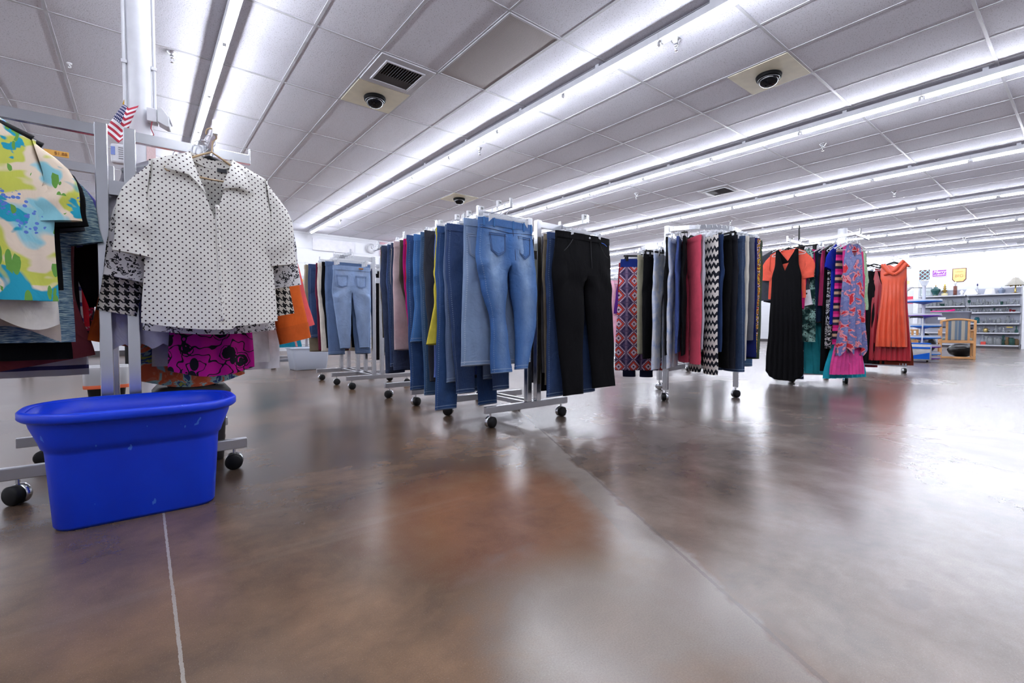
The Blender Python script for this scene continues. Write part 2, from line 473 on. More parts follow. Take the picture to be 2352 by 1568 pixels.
    col = t.mix(t.m1('MULTIPLY', ln, 0.5), col, lin((92, 84, 80)))
    # pale filled saw cuts, one every few metres
    def cut(a, at, w, c, k):
        nonlocal col
        q = t.m1('LESS_THAN', t.m1('ABSOLUTE', t.m1('SUBTRACT', t.m1('MULTIPLY_ADD', t.m1('SUBTRACT', fine, 0.5), 0.006, a), at)), w)
        col = t.mix(t.m1('MULTIPLY', q, k), col, lin(c))
    cut(X, 0.052, 0.0036, (172, 165, 157), 0.8)
    for at in (6.1, 12.2, 18.3): cut(X, at, 0.008, (88, 80, 78), 0.5)
    for at in (4.55, 9.1): cut(Y, at, 0.008, (88, 80, 78), 0.5)
    st = t.noise(t.mapv(o, (1, 1, 1), (11, 4, 0)), 1.1, 3, 0.5, 1.2)
    col = t.mix(t.m1('MULTIPLY', t.xyz(t.ramp(st, [(0.58, (0, 0, 0, 1)), (0.72, (1, 1, 1, 1))]))[0], 0.22), col, lin((74, 66, 62)))
    sc_ = t.noise(t.mapv(o, (0.5, 6, 1), (0, 0, 0), (0, 0, 0.5)), 1.0, 4, 0.6)
    col = t.mix(t.m1('MULTIPLY', t.xyz(t.ramp(sc_, [(0.60, (0, 0, 0, 1)), (0.75, (1, 1, 1, 1))]))[0], 0.12), col, lin((160, 150, 140)))
    col = t.mix(t.m1('MULTIPLY', t.m1('POWER', grit, 1.5), 0.5), col, lin((60, 52, 47)))
    col = t.mix(t.m1('MULTIPLY', t.m1('GREATER_THAN', t.noise(o, 420, 1), 0.70), 0.25), col, lin((176, 164, 152)))
    t.col(col)
    rg = t.ramp(big, [(0.3, (0.22, 0.22, 0.22, 1)), (0.7, (0.30, 0.30, 0.30, 1))])
    t.setp(Roughness=t.xyz(rg)[0]); t.b.inputs['Specular IOR Level'].default_value = 0.52
    return t.m

def ceil_mat():
    t = NT('acoustic_tile'); o = t.obj(); X, Y, _ = t.xyz(o)
    i = t.m1('FLOOR', t.m1('MULTIPLY', t.m1('SUBTRACT', X, 0.03), 1 / 0.61)); j = t.m1('FLOOR', t.m1('MULTIPLY', t.m1('SUBTRACT', Y, 3.153), 1 / 1.22))
    w = t.new('ShaderNodeTexWhiteNoise', noise_dimensions='3D'); t.l.new(t.comb(i, j, 0.5), w.inputs['Vector'])
    base = t.ramp(w.outputs['Value'], [(0.0, lin((229, 230, 240))), (0.8, lin((236, 237, 246))), (1.0, lin((241, 242, 250)))])
    pits = t.noise(o, 95, 2, 0.65)
    pm = t.ramp(pits, [(0.33, (1, 1, 1, 1)), (0.42, (0, 0, 0, 1))])
    col = t.mix(t.m1('MULTIPLY', t.xyz(pm)[0], 0.42), base, lin((120, 118, 124)))
    worm = t.m1('MULTIPLY', t.m1('GREATER_THAN', t.noise(o, 0.55, 2, 0.5, 0.6), 0.71), 0.16)
    col = t.mix(worm, col, lin((170, 140, 100)))
    t.col(col); t.setp(Roughness=0.92); t.b.inputs['Specular IOR Level'].default_value = 0.1
    t.bump(pits, 0.35, 0.004)
    return t.m

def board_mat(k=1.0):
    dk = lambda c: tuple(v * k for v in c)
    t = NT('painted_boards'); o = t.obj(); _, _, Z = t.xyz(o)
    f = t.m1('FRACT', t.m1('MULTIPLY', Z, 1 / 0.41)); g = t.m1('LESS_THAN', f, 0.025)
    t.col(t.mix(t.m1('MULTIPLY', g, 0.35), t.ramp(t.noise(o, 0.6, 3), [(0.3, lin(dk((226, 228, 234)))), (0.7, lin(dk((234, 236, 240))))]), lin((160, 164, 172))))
    t.setp(Roughness=0.55); t.bump(t.m1('SUBTRACT', 1.0, g), 0.3, 0.003)
    return t.m

WALL = board_mat()
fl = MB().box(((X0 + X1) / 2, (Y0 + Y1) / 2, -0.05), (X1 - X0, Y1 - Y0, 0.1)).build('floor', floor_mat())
tag(fl, 'brown and grey polished concrete floor with a pale saw cut', 'floor', kind='structure')
ce = MB().box(((X0 + X1) / 2, (Y0 + Y1) / 2, ZC + 0.05), (X1 - X0, Y1 - Y0, 0.1)).build('ceiling', ceil_mat())
tag(ce, 'suspended ceiling of speckled white acoustic tiles', 'ceiling', kind='structure')
gm = MB()
x = 0.03 - 9 * 0.61
while x < X1:
    gm.box((x, (Y0 + Y1) / 2, ZC - 0.002), (0.024, Y1 - Y0, 0.005)); x += 0.61
y = 3.153 - 7 * 1.22
while y < Y1:
    gm.box(((X0 + X1) / 2, y, ZC - 0.0025), (X1 - X0, 0.024, 0.005)); y += 1.22
g = gm.build('ceiling_grid_trim', plain('grid_paint', (196, 197, 203), 0.45), ce); g['kind'] = 'structure'
for nm, c, d, lab in (('wall_left', ((X0 + X1) / 2, Y1 + 0.05, ZC / 2), (X1 - X0, 0.1, ZC), 'white boarded wall at the far end of the jeans racks'),
                      ('wall_right', (X1 + 0.05, (Y0 + Y1) / 2, ZC / 2), (0.1, Y1 - Y0, ZC), 'white wall behind the glassware shelves'),
                      ('wall_near', ((X0 + X1) / 2, Y0 - 0.05, ZC / 2), (X1 - X0, 0.1, ZC), 'white wall on the side of the viewer'),
                      ('wall_side', (X0 - 0.05, (Y0 + Y1) / 2, ZC / 2), (0.1, Y1 - Y0, ZC), 'white wall beyond the column')):
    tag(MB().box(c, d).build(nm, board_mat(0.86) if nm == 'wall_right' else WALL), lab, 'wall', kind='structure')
tag(MB().box((X1 - 0.02, 4.42, ZC / 2), (0.04, 0.14, ZC)).box((X1 - 0.02, -1.0, ZC / 2), (0.04, 0.14, ZC)).build('trim_1', WHITEPAINT), 'white vertical strips on the shelf wall', 'trim', kind='structure')
bb = MB().box(((X0 + X1) / 2, Y1 - 0.01, 0.06), (X1 - X0, 0.02, 0.12)).build('baseboard_left', plain('dark_base', (60, 56, 58), 0.5))
tag(bb, 'dark baseboard under the white boarded wall', 'baseboard', kind='structure')
bb = MB().box((X1 - 0.01, (Y0 + Y1) / 2, 0.06), (0.02, Y1 - Y0, 0.12)).build('baseboard_right', CACHE['dark_base'])
tag(bb, 'dark baseboard under the shelf wall', 'baseboard', kind='structure')

# columns
colm = MB().tube([(0, 0, 0), (0, 0, ZC)], 0.068, 28).build('column', WHITEPAINT, loc=(0.022, 4.1, 0))
tag(colm, 'round white steel column behind the blouse rack', 'column', kind='structure')
for sx, lab in ((-0.079, 'conduit'), (0.079, 'conduit')):
    q = MB().tube([(sx, -0.02, 1.9 if sx < 0 else 2.13), (sx, -0.02, ZC)], 0.010, 8).box((sx, -0.02, 2.45), (0.03, 0.03, 0.02)).build(lab, WHITEPAINT, colm)
    q['kind'] = 'structure'
cf = MB().tube([(0, 0, 0), (0, 0, ZC)], 0.11, 24).build('column', WHITEPAINT, loc=(14.9, 4.4, 0))
tag(cf, 'round white column far behind the dress rack', 'column', kind='structure')

# ------------------------------------------------------------------ strip lights
TUBE = glow('lit_tube', (0.87, 0.905, 1.0, 1), 92.0)
ORD = ['zeroth', 'first', 'second', 'third', 'fourth', 'fifth', 'sixth', 'seventh', 'eighth', 'ninth', 'tenth', 'eleventh', 'twelfth', 'thirteenth', 'fourteenth', 'fifteenth', 'sixteenth', 'seventeenth', 'eighteenth', 'nineteenth', 'twentieth']
lr = empty('strip_light', (0, 0, 0), 0, 'x', 'light fixture', 'fluorescent strip lights')
hb = MB()
prof = [(-0.042, 3.312 - ZC), (-0.042, 3.253 - ZC), (-0.039, 3.2505 - ZC), (0.039, 3.2505 - ZC), (0.042, 3.253 - ZC), (0.042, 3.312 - ZC)]
hb.prism(prof, -0.609, 0.609)
lparts = [(hb.build('housing', WHITEPAINT, lr), []),
          (MB().tube([(0, -0.575, 3.232 - ZC), (0, 0.575, 3.232 - ZC)], 0.0165, 8).build('tube', TUBE, lr), [])]
for s in (-1, 1):
    lparts.append((MB().box((0, s * 0.588, 3.243 - ZC), (0.03, 0.016, 0.052)).build('socket', WHITEP, lr, bevel=0.002), []))
lparts.append((MB().box((-0.03, 0.11, -0.017), (0.004, 0.045, 0.034)).box((0, 0.11, -0.002), (0.06, 0.045, 0.004)).box((0.03, 0.11, -0.017), (0.004, 0.045, 0.034)).build('bracket', WHITEPAINT, lr), []))
first = True
RX = {k: 0.56 + 3.13 * k for k in range(-1, 8)}; RX[0] = 0.635
for k in range(-1, 8):
    for n in range(8, -6, -1):
        if n < -4 + (1 if k > 3 else 0): continue
        yy = 3.127 + 1.22 * n
        lab = 'white strip light, %s from the far boarded wall in the %s ceiling row' % (ORD[9 - n], ORD[k + 2])
        if first:
            lr.location = (RX[k], yy, ZC); lr['label'] = lab; first = False
        else:
            copy_tree(lr, (RX[k], yy, ZC), None, lab, lparts)

# ------------------------------------------------------------------ things on the ceiling
def panel(w, d, name, mat, parent=None, loc=(0, 0, 0)):
    return MB().box((0, 0, -0.004), (w, d, 0.008)).build(name, mat, parent, loc)
CREAM = plain('cream_panel', (236, 230, 206), 0.5)
DOME = plain('smoked_dome', (6, 7, 11), 0.08, 0.0, 0.02, spec=0.35)
for (cx_, cy_, lab) in ((2.165, 5.288, 'black dome camera on cream panel beside the square air vent'), (5.215, 2.238, 'black dome camera on cream panel above the round rack'), (5.215, 8.338, 'small distant black dome camera above the jeans rack')):
    r = empty('dome_camera', (cx_, cy_, ZC), 0, lab, 'security camera', 'black dome cameras')
    panel(0.585, 0.585, 'mounting_panel', CREAM, r, (0, 0, -0.001))
    MB().lathe([(0.0, -0.008), (0.118, -0.008), (0.124, -0.016), (0.118, -0.045), (0.106, -0.05), (0.1, -0.05)], 32).build('collar', plain('matt_black', (8, 8, 9), 0.7, spec=0.15), r)
    MB().lathe([(0.101 + 0.003 * math.cos(a * PI / 4), -0.052 + 0.003 * math.sin(a * PI / 4)) for a in range(9)], 32).build('bright_ring', plain('bright_ring', (225, 232, 240), 0.2, 0.9), r)
    MB().lathe([(0.1 * math.cos(a * PI / 16), -0.052 - 0.075 * math.sin(a * PI / 16)) for a in range(9)], 32).build('dome_lens', DOME, r)
def vent(cx_, cy_, lab):
    r = empty('air_vent', (cx_, cy_, ZC), 0, lab, 'vent', 'square ceiling air vents')
    fr = MB()
    for s in (-1, 1):
        fr.box((s * 0.255, 0, -0.008), (0.08, 0.59, 0.016)); fr.box((0, s * 0.255, -0.008), (0.43, 0.08, 0.016))
        fr.box((s * 0.205, 0, -0.018), (0.02, 0.43, 0.02)); fr.box((0, s * 0.205, -0.018), (0.39, 0.02, 0.02))
    fr.build('frame', plain('vent_paint', (196, 196, 202), 0.45), r, bevel=0.003)
    MB().box((0, 0, -0.0015), (0.4, 0.4, 0.003)).build('duct_opening', plain('duct_dark', (44, 40, 38), 0.9), r)
    for i in range(13):
        MB().box((-0.168 + 0.028 * i, -0.06, -0.012), (0.003, 0.24, 0.022), 0, 0, 0.45).build('louver', GREYIRON, r)
    for i in range(5):
        MB().box((0, 0.085 + 0.026 * i, -0.012), (0.39, 0.003, 0.022), 0, 0.5).build('louver', plain('dark_louver', (92, 88, 86), 0.5), r)
vent(2.165, 4.678, 'square louvered air vent beside the nearest dome camera')
vent(8.875, 4.678, 'distant square air vent above the round rack')
rg = empty('return_grille', (2.775, 3.763, ZC), 0, 'large grey-brown perforated return air panel in the ceiling', 'vent')
t = NT('perforated_metal'); o = t.obj(); q = t.voro(o, 150, rnd=0.0)
t.col(t.mix(t.m1('LESS_THAN', q, 0.30), lin((196, 189, 188)), lin((84, 78, 77)))); t.setp(Roughness=0.6)
MB().box((0, 0, -0.004), (0.565, 1.175, 0.006)).build('perforated_sheet', t.m, rg)
fr = MB()
for s in (-1, 1):
    fr.box((s * 0.29, 0, -0.007), (0.018, 1.2, 0.012)); fr.box((0, s * 0.595, -0.007), (0.58, 0.018, 0.012))
fr.build('frame', CACHE['vent_paint'], rg)
sp0 = empty('sprinkler', (0, 0, ZC), 0, 'x', 'sprinkler', 'ceiling fire sprinklers')
sparts = [(MB().lathe([(0.0, 0), (0.045, 0), (0.04, -0.006), (0.022, -0.03), (0.022, -0.034), (0.0, -0.034)], 20).build('flange', STEEL, sp0), []),
          (MB().lathe([(0.0, -0.034), (0.017, -0.034), (0.017, -0.055), (0.011, -0.06), (0.0, -0.06)], 14).tube([(0.011, 0, -0.058), (0.015, 0, -0.08), (0.003, 0, -0.098)], 0.003, 6).tube([(-0.011, 0, -0.058), (-0.015, 0, -0.08), (-0.003, 0, -0.098)], 0.003, 6).build('nozzle', CHROME, sp0), []),
          (MB().lathe([(0.0, -0.098), (0.017, -0.098), (0.017, -0.101), (0.0, -0.103)], 14).build('deflector', CHROME, sp0), [])]
SPR = [(0.283, 5.669, 'sprinkler beside the white column'), (3.923, 2.51, 'nearest sprinkler under the long strip light row'), (3.995, 5.813, 'sprinkler under the strip lights above the jeans racks'),
       (7.771, 2.566, 'sprinkler above the space before the dress rack'), (7.771, 5.813, 'sprinkler past the round rack, middle of the ceiling'), (3.95, 11.9, 'sprinkler at the far end near the boarded wall'),
       (11.55, 2.566, 'sprinkler beyond the dress rack, over the far aisle'), (11.55, 5.8, 'sprinkler over the middle of the far aisle'), (15.3, 2.566, 'sprinkler above the wooden chairs'), (19.1, 2.566, 'sprinkler next to the glassware shelf wall'), (15.3, 5.8, 'sprinkler in front of the far white column')]
for i, (a, b, lab) in enumerate(SPR):
    if i == 0: sp0.location = (a, b, ZC); sp0['label'] = lab
    else: copy_tree(sp0, (a, b, ZC), None, lab, sparts)
for (a, b, lab) in ((-0.55, 4.75, 'white plastic ceiling hook by the frame top corner'), (-0.42, 4.9, 'cream clip beside the ceiling hook'), (-0.52, 6.55, 'white ceiling hook over the floral shirt')):
    tag(MB().lathe([(0.0, 0), (0.022, 0), (0.02, -0.008), (0.0, -0.01)], 12).tube([(0, 0, -0.008), (0, 0, -0.02), (0.012, 0, -0.032), (0.012, 0, -0.042), (0, 0, -0.048), (-0.01, 0, -0.042)], 0.004, 6).build('ceiling_hook', WHITEP, loc=(a, b, ZC)), lab, 'hook', 'small ceiling hooks')
sk = empty('ceiling_speaker', (-0.86, 5.32, ZC), 0, 'round white ceiling speaker cut by the frame corner', 'speaker')
MB().lathe([(0.0, -0.004), (0.13, -0.004), (0.13, 0)], 32).build('grille', plain('speaker_cloth', (200, 200, 206), 0.8), sk)
MB().lathe([(0.14 + 0.01 * math.cos(a * PI / 4), -0.004 + 0.006 * math.sin(a * PI / 4)) for a in range(9)], 32).build('rim_ring', plain('speaker_rim', (150, 150, 156), 0.5), sk)

# ------------------------------------------------------------------ things on the column
hs = empty('horn_speaker', (0.118, 4.03, 2.112), R_(-8), 'small white speaker box high on the column', 'speaker')
MB().box((-0.03, 0, 0), (0.05, 0.08, 0.085)).build('mount', WHITEPAINT, hs, bevel=0.004)
MB().prism([(0.0, -0.04), (0.0, 0.045), (0.022, 0.055), (0.06, 0.0), (0.062, -0.06), (0.05, -0.065)], -0.05, 0.05).build('body', WHITEP, hs, bevel=0.004)
MB().box((0.062, -0.0, -0.01), (0.006, 0.05, 0.045), 0, 0, -0.35).build('mouth', plain('speaker_mouth', (150, 152, 160), 0.6), hs)
MB().tube([(-0.03, -0.03, -0.04), (-0.035, -0.04, -0.09), (-0.02, -0.05, -0.13), (-0.04, -0.05, -0.16)], 0.003, 6).build('wire', plain('red_wire', (150, 40, 60), 0.5), hs)
th = empty('thermostat', (-0.092, 4.0, 1.81), R_(-10), 'white wall thermostat with a bluish screen on the column', 'thermostat')
MB().box((0, 0, 0), (0.075, 0.05, 0.12)).build('case', WHITEP, th, bevel=0.012)
MB().box((-0.024, -0.026, 0.012), (0.02, 0.004, 0.05)).build('screen', plain('lcd', (120, 140, 205), 0.2), th)
vv = MB()
for i in range(6): vv.box((0.018, -0.026, -0.03 + 0.013 * i), (0.03, 0.004, 0.004))
vv.build('vent_slots', plain('slot_grey', (150, 150, 156), 0.6), th)
MB().box((0.045, 0.02, 0), (0.03, 0.06, 0.05)).build('wall_mount', WHITEPAINT, th)
pp = MB().grid(lambda u, v: (0.05 + 0.05 * u, 4.035 + 0.03 * u, 1.80 + 0.18 * v), 6, 6).build('paper_notice', print_cloth('notice_print', 'hstripe', [(232, 226, 226), (226, 190, 186), (236, 232, 232), (205, 120, 120)], 0.045))
tag(pp, 'reddish paper notice taped to the column', 'notice')
# flag
def flag_mat():
    t = NT('flag_cloth'); X, Y, _ = t.xyz(t.uv())
    st = t.m1('LESS_THAN', t.m1('FLOORED_MODULO', t.m1('FLOOR', t.m1('MULTIPLY', Y, 13.0)), 2.0), 0.5)
    col = t.mix(st, lin((236, 234, 238)), lin((176, 28, 58)))
    can = t.m1('MULTIPLY', t.m1('LESS_THAN', X, 0.42), t.m1('LESS_THAN', Y, 0.538))
    a = t.m1('SUBTRACT', t.m1('FRACT', t.m1('MULTIPLY', X, 12)), 0.5); b = t.m1('SUBTRACT', t.m1('FRACT', t.m1('MULTIPLY', Y, 11)), 0.5)
    d = t.m1('SQRT', t.m1('ADD', t.m1('MULTIPLY', a, a), t.m1('MULTIPLY', b, b)))
    cc = t.mix(t.m1('LESS_THAN', d, 0.27), lin((30, 36, 92)), lin((236, 234, 240)))
    t.col(t.mix(can, col, cc)); t.setp(Roughness=0.7)
    return t.m
fg = empty('flag', (-0.064, 3.99, 2.135), 0, 'small red, white and blue striped flag hanging on the column', 'flag')
def fpt(u, v):
    a = min(u, 0.55) / 0.55; b = max(0.0, u - 0.55) / 0.45
    return (-0.098 * v + 0.07 * a * (0.35 + 0.65 * v) + 0.05 * b * (0.5 + 0.5 * (1 - v)), -0.03 * math.sin(u * 4) - 0.01 * math.sin(v * 6), -0.185 * v - 0.066 * a * (0.4 + 0.6 * v) + 0.05 * b)
MB().grid(fpt, 14, 26).build('flag_cloth', flag_mat(), fg, solid=0.001)
MB().tube([(0.0, 0.0, 0.0), (0.004, 0.0, 0.03)], 0.005, 8, True, 0.001).build('finial', plain('gold', (190, 150, 60), 0.3, 0.8), fg)
MB().tube([(0.0, 0.004, 0.004), (0.03, 0.06, -0.22)], 0.004, 6).build('stick', plain('stick_wood', (170, 130, 80), 0.6), fg)

for e_ in (hs, th, fg): e_.scale = (1.05, 1.05, 1.05)
# ------------------------------------------------------------------ clothes
def sp(v, p):
    return math.copysign(abs(v) ** p, v)

def pants_obj(name, mat, w=0.46, L=1.0, rise=0.26, hip=None, hemw=0.2, knee=None, hem_c=None, t=0.032, seed=0, amp=0.007, band=True, bandmat=None, M=28, nt=9, nl=22, hemlift=(0, 0), sway=0.0, kick=None, band_h=0.042):
    """trousers hanging from the waistband; z = 0 at the waist, front of the mesh towards -y. One continuous tube that splits into two legs."""
    rnd = random.Random(seed); so = rnd.random() * 50
    hip = hip or w * 1.04
    a, h = w / 2, hip / 2
    hem_c = hem_c or (-h * 0.52, h * 0.52)
    two = lambda v: v if isinstance(v, tuple) else (v, v)
    hemw = two(hemw); knee = two(knee or (lerp(h, hemw[0], 0.6), lerp(h, hemw[1], 0.6)))
    mb = MB(); vs, uv, st, fs = [], [], [], []
    def put(x, y, z, s, tt):
        d = nz(x * 9 + so, z * 5, so) * amp + nz(x * 22, z * 9 + so, so * 2) * amp * 0.45
        near = 1 - sm(abs(z + rise + 0.03) / 0.16)
        d += near * 0.006 * math.sin(26 * (z + abs(x) * 1.2) + so)
        g = sm(-z / 0.1)
        vs.append((x + nz(z * 4, so, x * 2) * 0.006 * g + sway * (z * z), y + d * g * (1 if y <= 0 else 0.7), z)); uv.append((x, z)); st.append((s, tt))
    H = M // 2
    for i in range(nt + 1):
        z = -rise * i / nt; hw = lerp(a, h, sm(i / nt)); ti = t * lerp(0.62, 1.0, sm(i / nt))
        for j in range(M):
            an = R_(-90 - 360.0 * j / M)
            x = hw * sp(math.cos(an), 0.72); y = ti * sp(math.sin(an), 0.85)
            put(x, y, z, min(1, abs(x) / hw), z + L)
    for i in range(nt):
        for j in range(M):
            fs.append((i * M + j, (i + 1) * M + j, (i + 1) * M + (j + 1) % M, i * M + (j + 1) % M))
    base = nt * M
    K = 3
    cro = len(vs)
    for k in range(K):
        y = lerp(t, -t, (k + 1) / (K + 1))
        put(0, y, -rise - 0.012 * math.sin(PI * (k + 1) / (K + 1)), 0.0, L - rise)
    for side in (-1, 1):
        if side < 0:
            top = [base + j for j in range(0, H + 1)] + [cro + k for k in range(K)]
        else:
            top = [base + (M - j) % M for j in range(0, H + 1)] + [cro + k for k in range(K)]
        N = len(top); prev = top
        end = hem_c[0 if side < 0 else 1]; lift = hemlift[0 if side < 0 else 1]
        for k in range(1, nl + 1):
            q = k / nl
            zl = -rise - 0.012 - (L - rise - 0.012 - lift) * q
            cx = lerp(side * h / 2, end, q ** 1.15)
            if kick: cx += kick[0 if side < 0 else 1] * math.sin(PI * q)
            kn_ = knee[0 if side < 0 else 1] / 2; hw = interp([(0, h / 2), (-0.2, lerp(h / 2, kn_, 0.4)), (-0.5, kn_), (-1, hemw[0 if side < 0 else 1] / 2)], -q)
            tk = lerp(t, t * 0.62, q) * (1 + 0.15 * math.sin(q * 9 + so))
            cur = []
            for n in range(N):
                if n <= H: al = R_(lerp(-60, -300, n / H))
                else: al = R_(lerp(60, -60, (n - H) / (K + 1)))
                ex = cx - side * hw * sp(math.cos(al), 0.75); ey = tk * sp(math.sin(al), 0.85)
                if k < 4:
                    b = sm(k / 4); p0 = vs[top[n]]
                    ex = lerp(p0[0] + (cx - side * h / 2), ex, b); ey = lerp(p0[1], ey, b)
                cur.append(len(vs))
                put(ex, ey, zl - 0.006 * math.sin(al), 0.5 + 0.5 * max(-1, min(1, (ex - cx) / hw)) * side, zl + L - lift)
            for n in range(N):
                f = (prev[n], cur[n], cur[(n + 1) % N], prev[(n + 1) % N])
                fs.append(f if side < 0 else f[::-1])
            prev = cur
    mb.add(vs, fs, True, uv, st)
    o = mb.build(name, mat)
    if band:
        wb = MB(); rows = 3; vs, uv, st, fs = [], [], [], []
        for i in range(rows + 1):
            z = 0.004 - (band_h + 0.004) * i / rows; hw = lerp(a, h, sm(-z / rise)) + 0.003; ti = t * lerp(0.62, 1.0, sm(-z / rise)) + 0.004
            for j in range(M):
                an = R_(-90 - 360.0 * j / M)
                vs.append((hw * sp(math.cos(an), 0.72), ti * sp(math.sin(an), 0.85), z)); uv.append((vs[-1][0], z)); st.append((0.3, 9 if 0 < i < rows else 0.022))
        for i in range(rows):
            for j in range(M):
                fs.append((i * M + j, (i + 1) * M + j, (i + 1) * M + (j + 1) % M, i * M + (j + 1) % M))
        wb.add(vs, fs, True, uv, st)
        wb.build('waistband', bandmat or mat, o)
    o['w'] = w
    return o

def front_y(x, z, w, hip, rise, t):
    hw = lerp(w / 2, hip / 2, sm(-z / rise)); ti = t * lerp(0.62, 1.0, sm(-z / rise))
    c = min(1, abs(x) / hw) ** (1 / 0.72)
    return -ti * max(0, 1 - c * c) ** (0.5 * 0.85)

def pocket(o, mat, cx, z0, pw, ph, w, hip, rise, t, stitch, point=0.03, name='back_pocket', inw=0.86):
    def fn(u, v, off=0.006):
        wid = pw * lerp(1.0, inw, v)
        x = cx + (u - 0.5) * wid
        z = z0 - ph * v - (point * (1 - abs(u - 0.5) * 2) * max(0, v - 0.55) / 0.45)
        return (x, front_y(x, z, w, hip, rise, t) - off, z)
    p = MB().grid(fn, 10, 12, True, lambda u, v: (cx + u * pw, -v * ph)).build(name, mat, o)
    e = MB()
    for inset in (0.03, 0.09):
        q = [fn(inset, 0.02 + i / 10 * (0.98 - inset), 0.0085) for i in range(11)] + [fn(inset + (1 - 2 * inset) * i / 8, 1 - inset, 0.0085) for i in range(1, 9)] + [fn(1 - inset, (1 - inset) - i / 10 * (0.96 - inset), 0.0085) for i in range(1, 11)]
        e.tube(q, 0.0011, 5)
    e.tube([fn(i / 8, 0.02, 0.0085) for i in range(9)], 0.0012, 5); e.tube([fn(i / 8, 0.12, 0.0085) for i in range(9)], 0.0012, 5)
    e.build('stitching', stitch, p)
    return p

def bag_obj(name, mat, prof, L, neck='round', nw=0.085, fd=0.09, bd=0.02, sw=None, sd=0.05, t=0.028, seed=0, folds=5, amp=0.008, flare=1.0, C=28, Rn=26, hem=None, lopside=0.0, top_y=0.0, openback=False):
    """shirts, tops, dresses and skirts: a front and a back sheet sewn at the sides, z = 0 at the neck point."""
    rnd = random.Random(seed); so = rnd.random() * 60; ph = rnd.random() * 6
    W0 = interp(prof, 0); sw = sw or W0
    rn = min(0.98, nw / W0); cols = []
    na = max(3, int(C * (1 - rn) / 2)); nb = max(4, C - 2 * na)
    for i in range(na): cols.append(-1 + (1 - rn) * i / na)
    for i in range(nb): cols.append(-rn + 2 * rn * i / nb)
    for i in range(na + 1): cols.append(rn + (1 - rn) * i / na)
    def zt(s, front):
        ax = abs(s * W0); d = fd if front else bd
        if ax <= nw + 1e-6:
            q = ax / nw
            if neck == 'v': return -d * (1 - q)
            if neck == 'straight': return -d * min(1, (1 - q) * 8)
            if neck == 'heart': return -d * min(1, (1 - q) * 5) + 0.03 * math.sin(q * PI) * (1 if front else 0)
            return -d * math.sqrt(max(0, 1 - q * q))
        return -(ax - nw) / max(1e-4, (W0 - nw)) * sd
    def sheet(front):
        vs, uv = [], []
        for r in range(Rn + 1):
            q = r / Rn
            for s in cols:
                z0 = zt(s, front); zh = -L + (hem(s, front) if hem else 0)
                z = lerp(z0, zh, q ** 1.1)
                hw = interp(prof, z)
                x = s * hw + lopside * z * z
                tt = t * lerp(0.35, 1.0, sm(-z / 0.25))
                edge = max(0.0, 1 - s * s) ** 0.5
                shoulder = sm(q / 0.08) if abs(s) > rn - 1e-6 else 1.0
                y = (-1 if front else 1) * tt * edge * max(shoulder, 0.12 if abs(s) <= rn else 0)
                g = sm((-z - 0.12) / max(0.2, L * 0.8)); fl_ = amp * flare
                y += g * fl_ * math.sin(PI * folds * s + ph + 0.8 * math.sin(3 * z + so)) * (1 if front else 0.8)
                x += g * fl_ * 0.6 * math.cos(PI * folds * s + ph) * (1 - abs(s))
                y += (nz(x * 7 + so, z * 5, so) * 0.008 + nz(x * 18, z * 14, so) * 0.003) * edge * sm(-z / 0.06)
                vs.append((x, y + top_y, z)); uv.append((x, z))
        n = len(cols)
        fs = [(r * n + i, r * n + i + 1, (r + 1) * n + i + 1, (r + 1) * n + i) for r in range(Rn) for i in range(n - 1)]
        return vs, ([f[::-1] for f in fs] if not front else fs), uv
    mb = MB()
    for fr in (True, False):
        v_, f_, u_ = sheet(fr); mb.add(v_, f_, True, u_)
    return mb.build(name, mat, weld=0.0006)

def sleeve(parent, mat, side, p_top, p_low, ang, L, cuff, t=0.022, seed=0, name='sleeve', n=18, rows=12, droop=0.0, cuffmat=None, cuffh=0):
    """a tube from the armhole (p_top..p_low, xz pairs) down to the cuff; ang from straight down, outwards"""
    so = random.Random(seed).random() * 40
    c0 = Vector(((p_top[0] + p_low[0]) / 2, 0, (p_top[1] + p_low[1]) / 2)); hw0 = (Vector((p_top[0] - p_low[0], 0, p_top[1] - p_low[1]))).length / 2
    ac0 = Vector((p_top[0] - p_low[0], 0, p_top[1] - p_low[1])).normalized()
    def rings(q0, q1, rows, grow=0.0):
        vs, uv = [], []
        for r in range(rows + 1):
            q = lerp(q0, q1, r / rows)
            a2 = ang * (1 - droop * q)
            d = Vector((math.sin(a2), 0, -math.cos(a2))); ac1 = Vector((math.cos(a2), 0, math.sin(a2)))
            ac = ac0.lerp(ac1, sm(q * 1.6)).normalized()
            c = c0 + d * (L * q); hw = lerp(hw0, cuff / 2, sm(q * 1.1)) + grow; tt = lerp(t * 0.6, t, sm(q * 2)) + grow
            for k in range(n):
                th = 2 * PI * k / n
                p = c + ac * (hw * sp(math.cos(th), 0.8))
                y = tt * math.sin(th) + nz(p.x * 9, p.z * 9, so) * 0.01 * sm(q * 2) + 0.004 * math.sin(q * 16 + th * 2 + so) * sm(q * 3)
                vs.append((side * p.x, y, p.z)); uv.append((side * p.x, p.z))
        fs = [(r * n + k, r * n + (k + 1) % n, (r + 1) * n + (k + 1) % n, (r + 1) * n + k) for r in range(rows) for k in range(n)]
        if side > 0: fs = [f[::-1] for f in fs]
        return vs, fs, uv
    v_, f_, u_ = rings(0, 1, rows)
    o = MB().add(v_, f_, True, u_)
    mb = MB(); mb.add(v_, f_, True, u_)
    o = mb.build(name, mat, parent)
    if cuffmat:
        mb = MB(); v_, f_, u_ = rings(1 - cuffh / L, 1.0, 2, 0.003); mb.add(v_, f_, True, u_); mb.build('cuff', cuffmat, o)
    return o

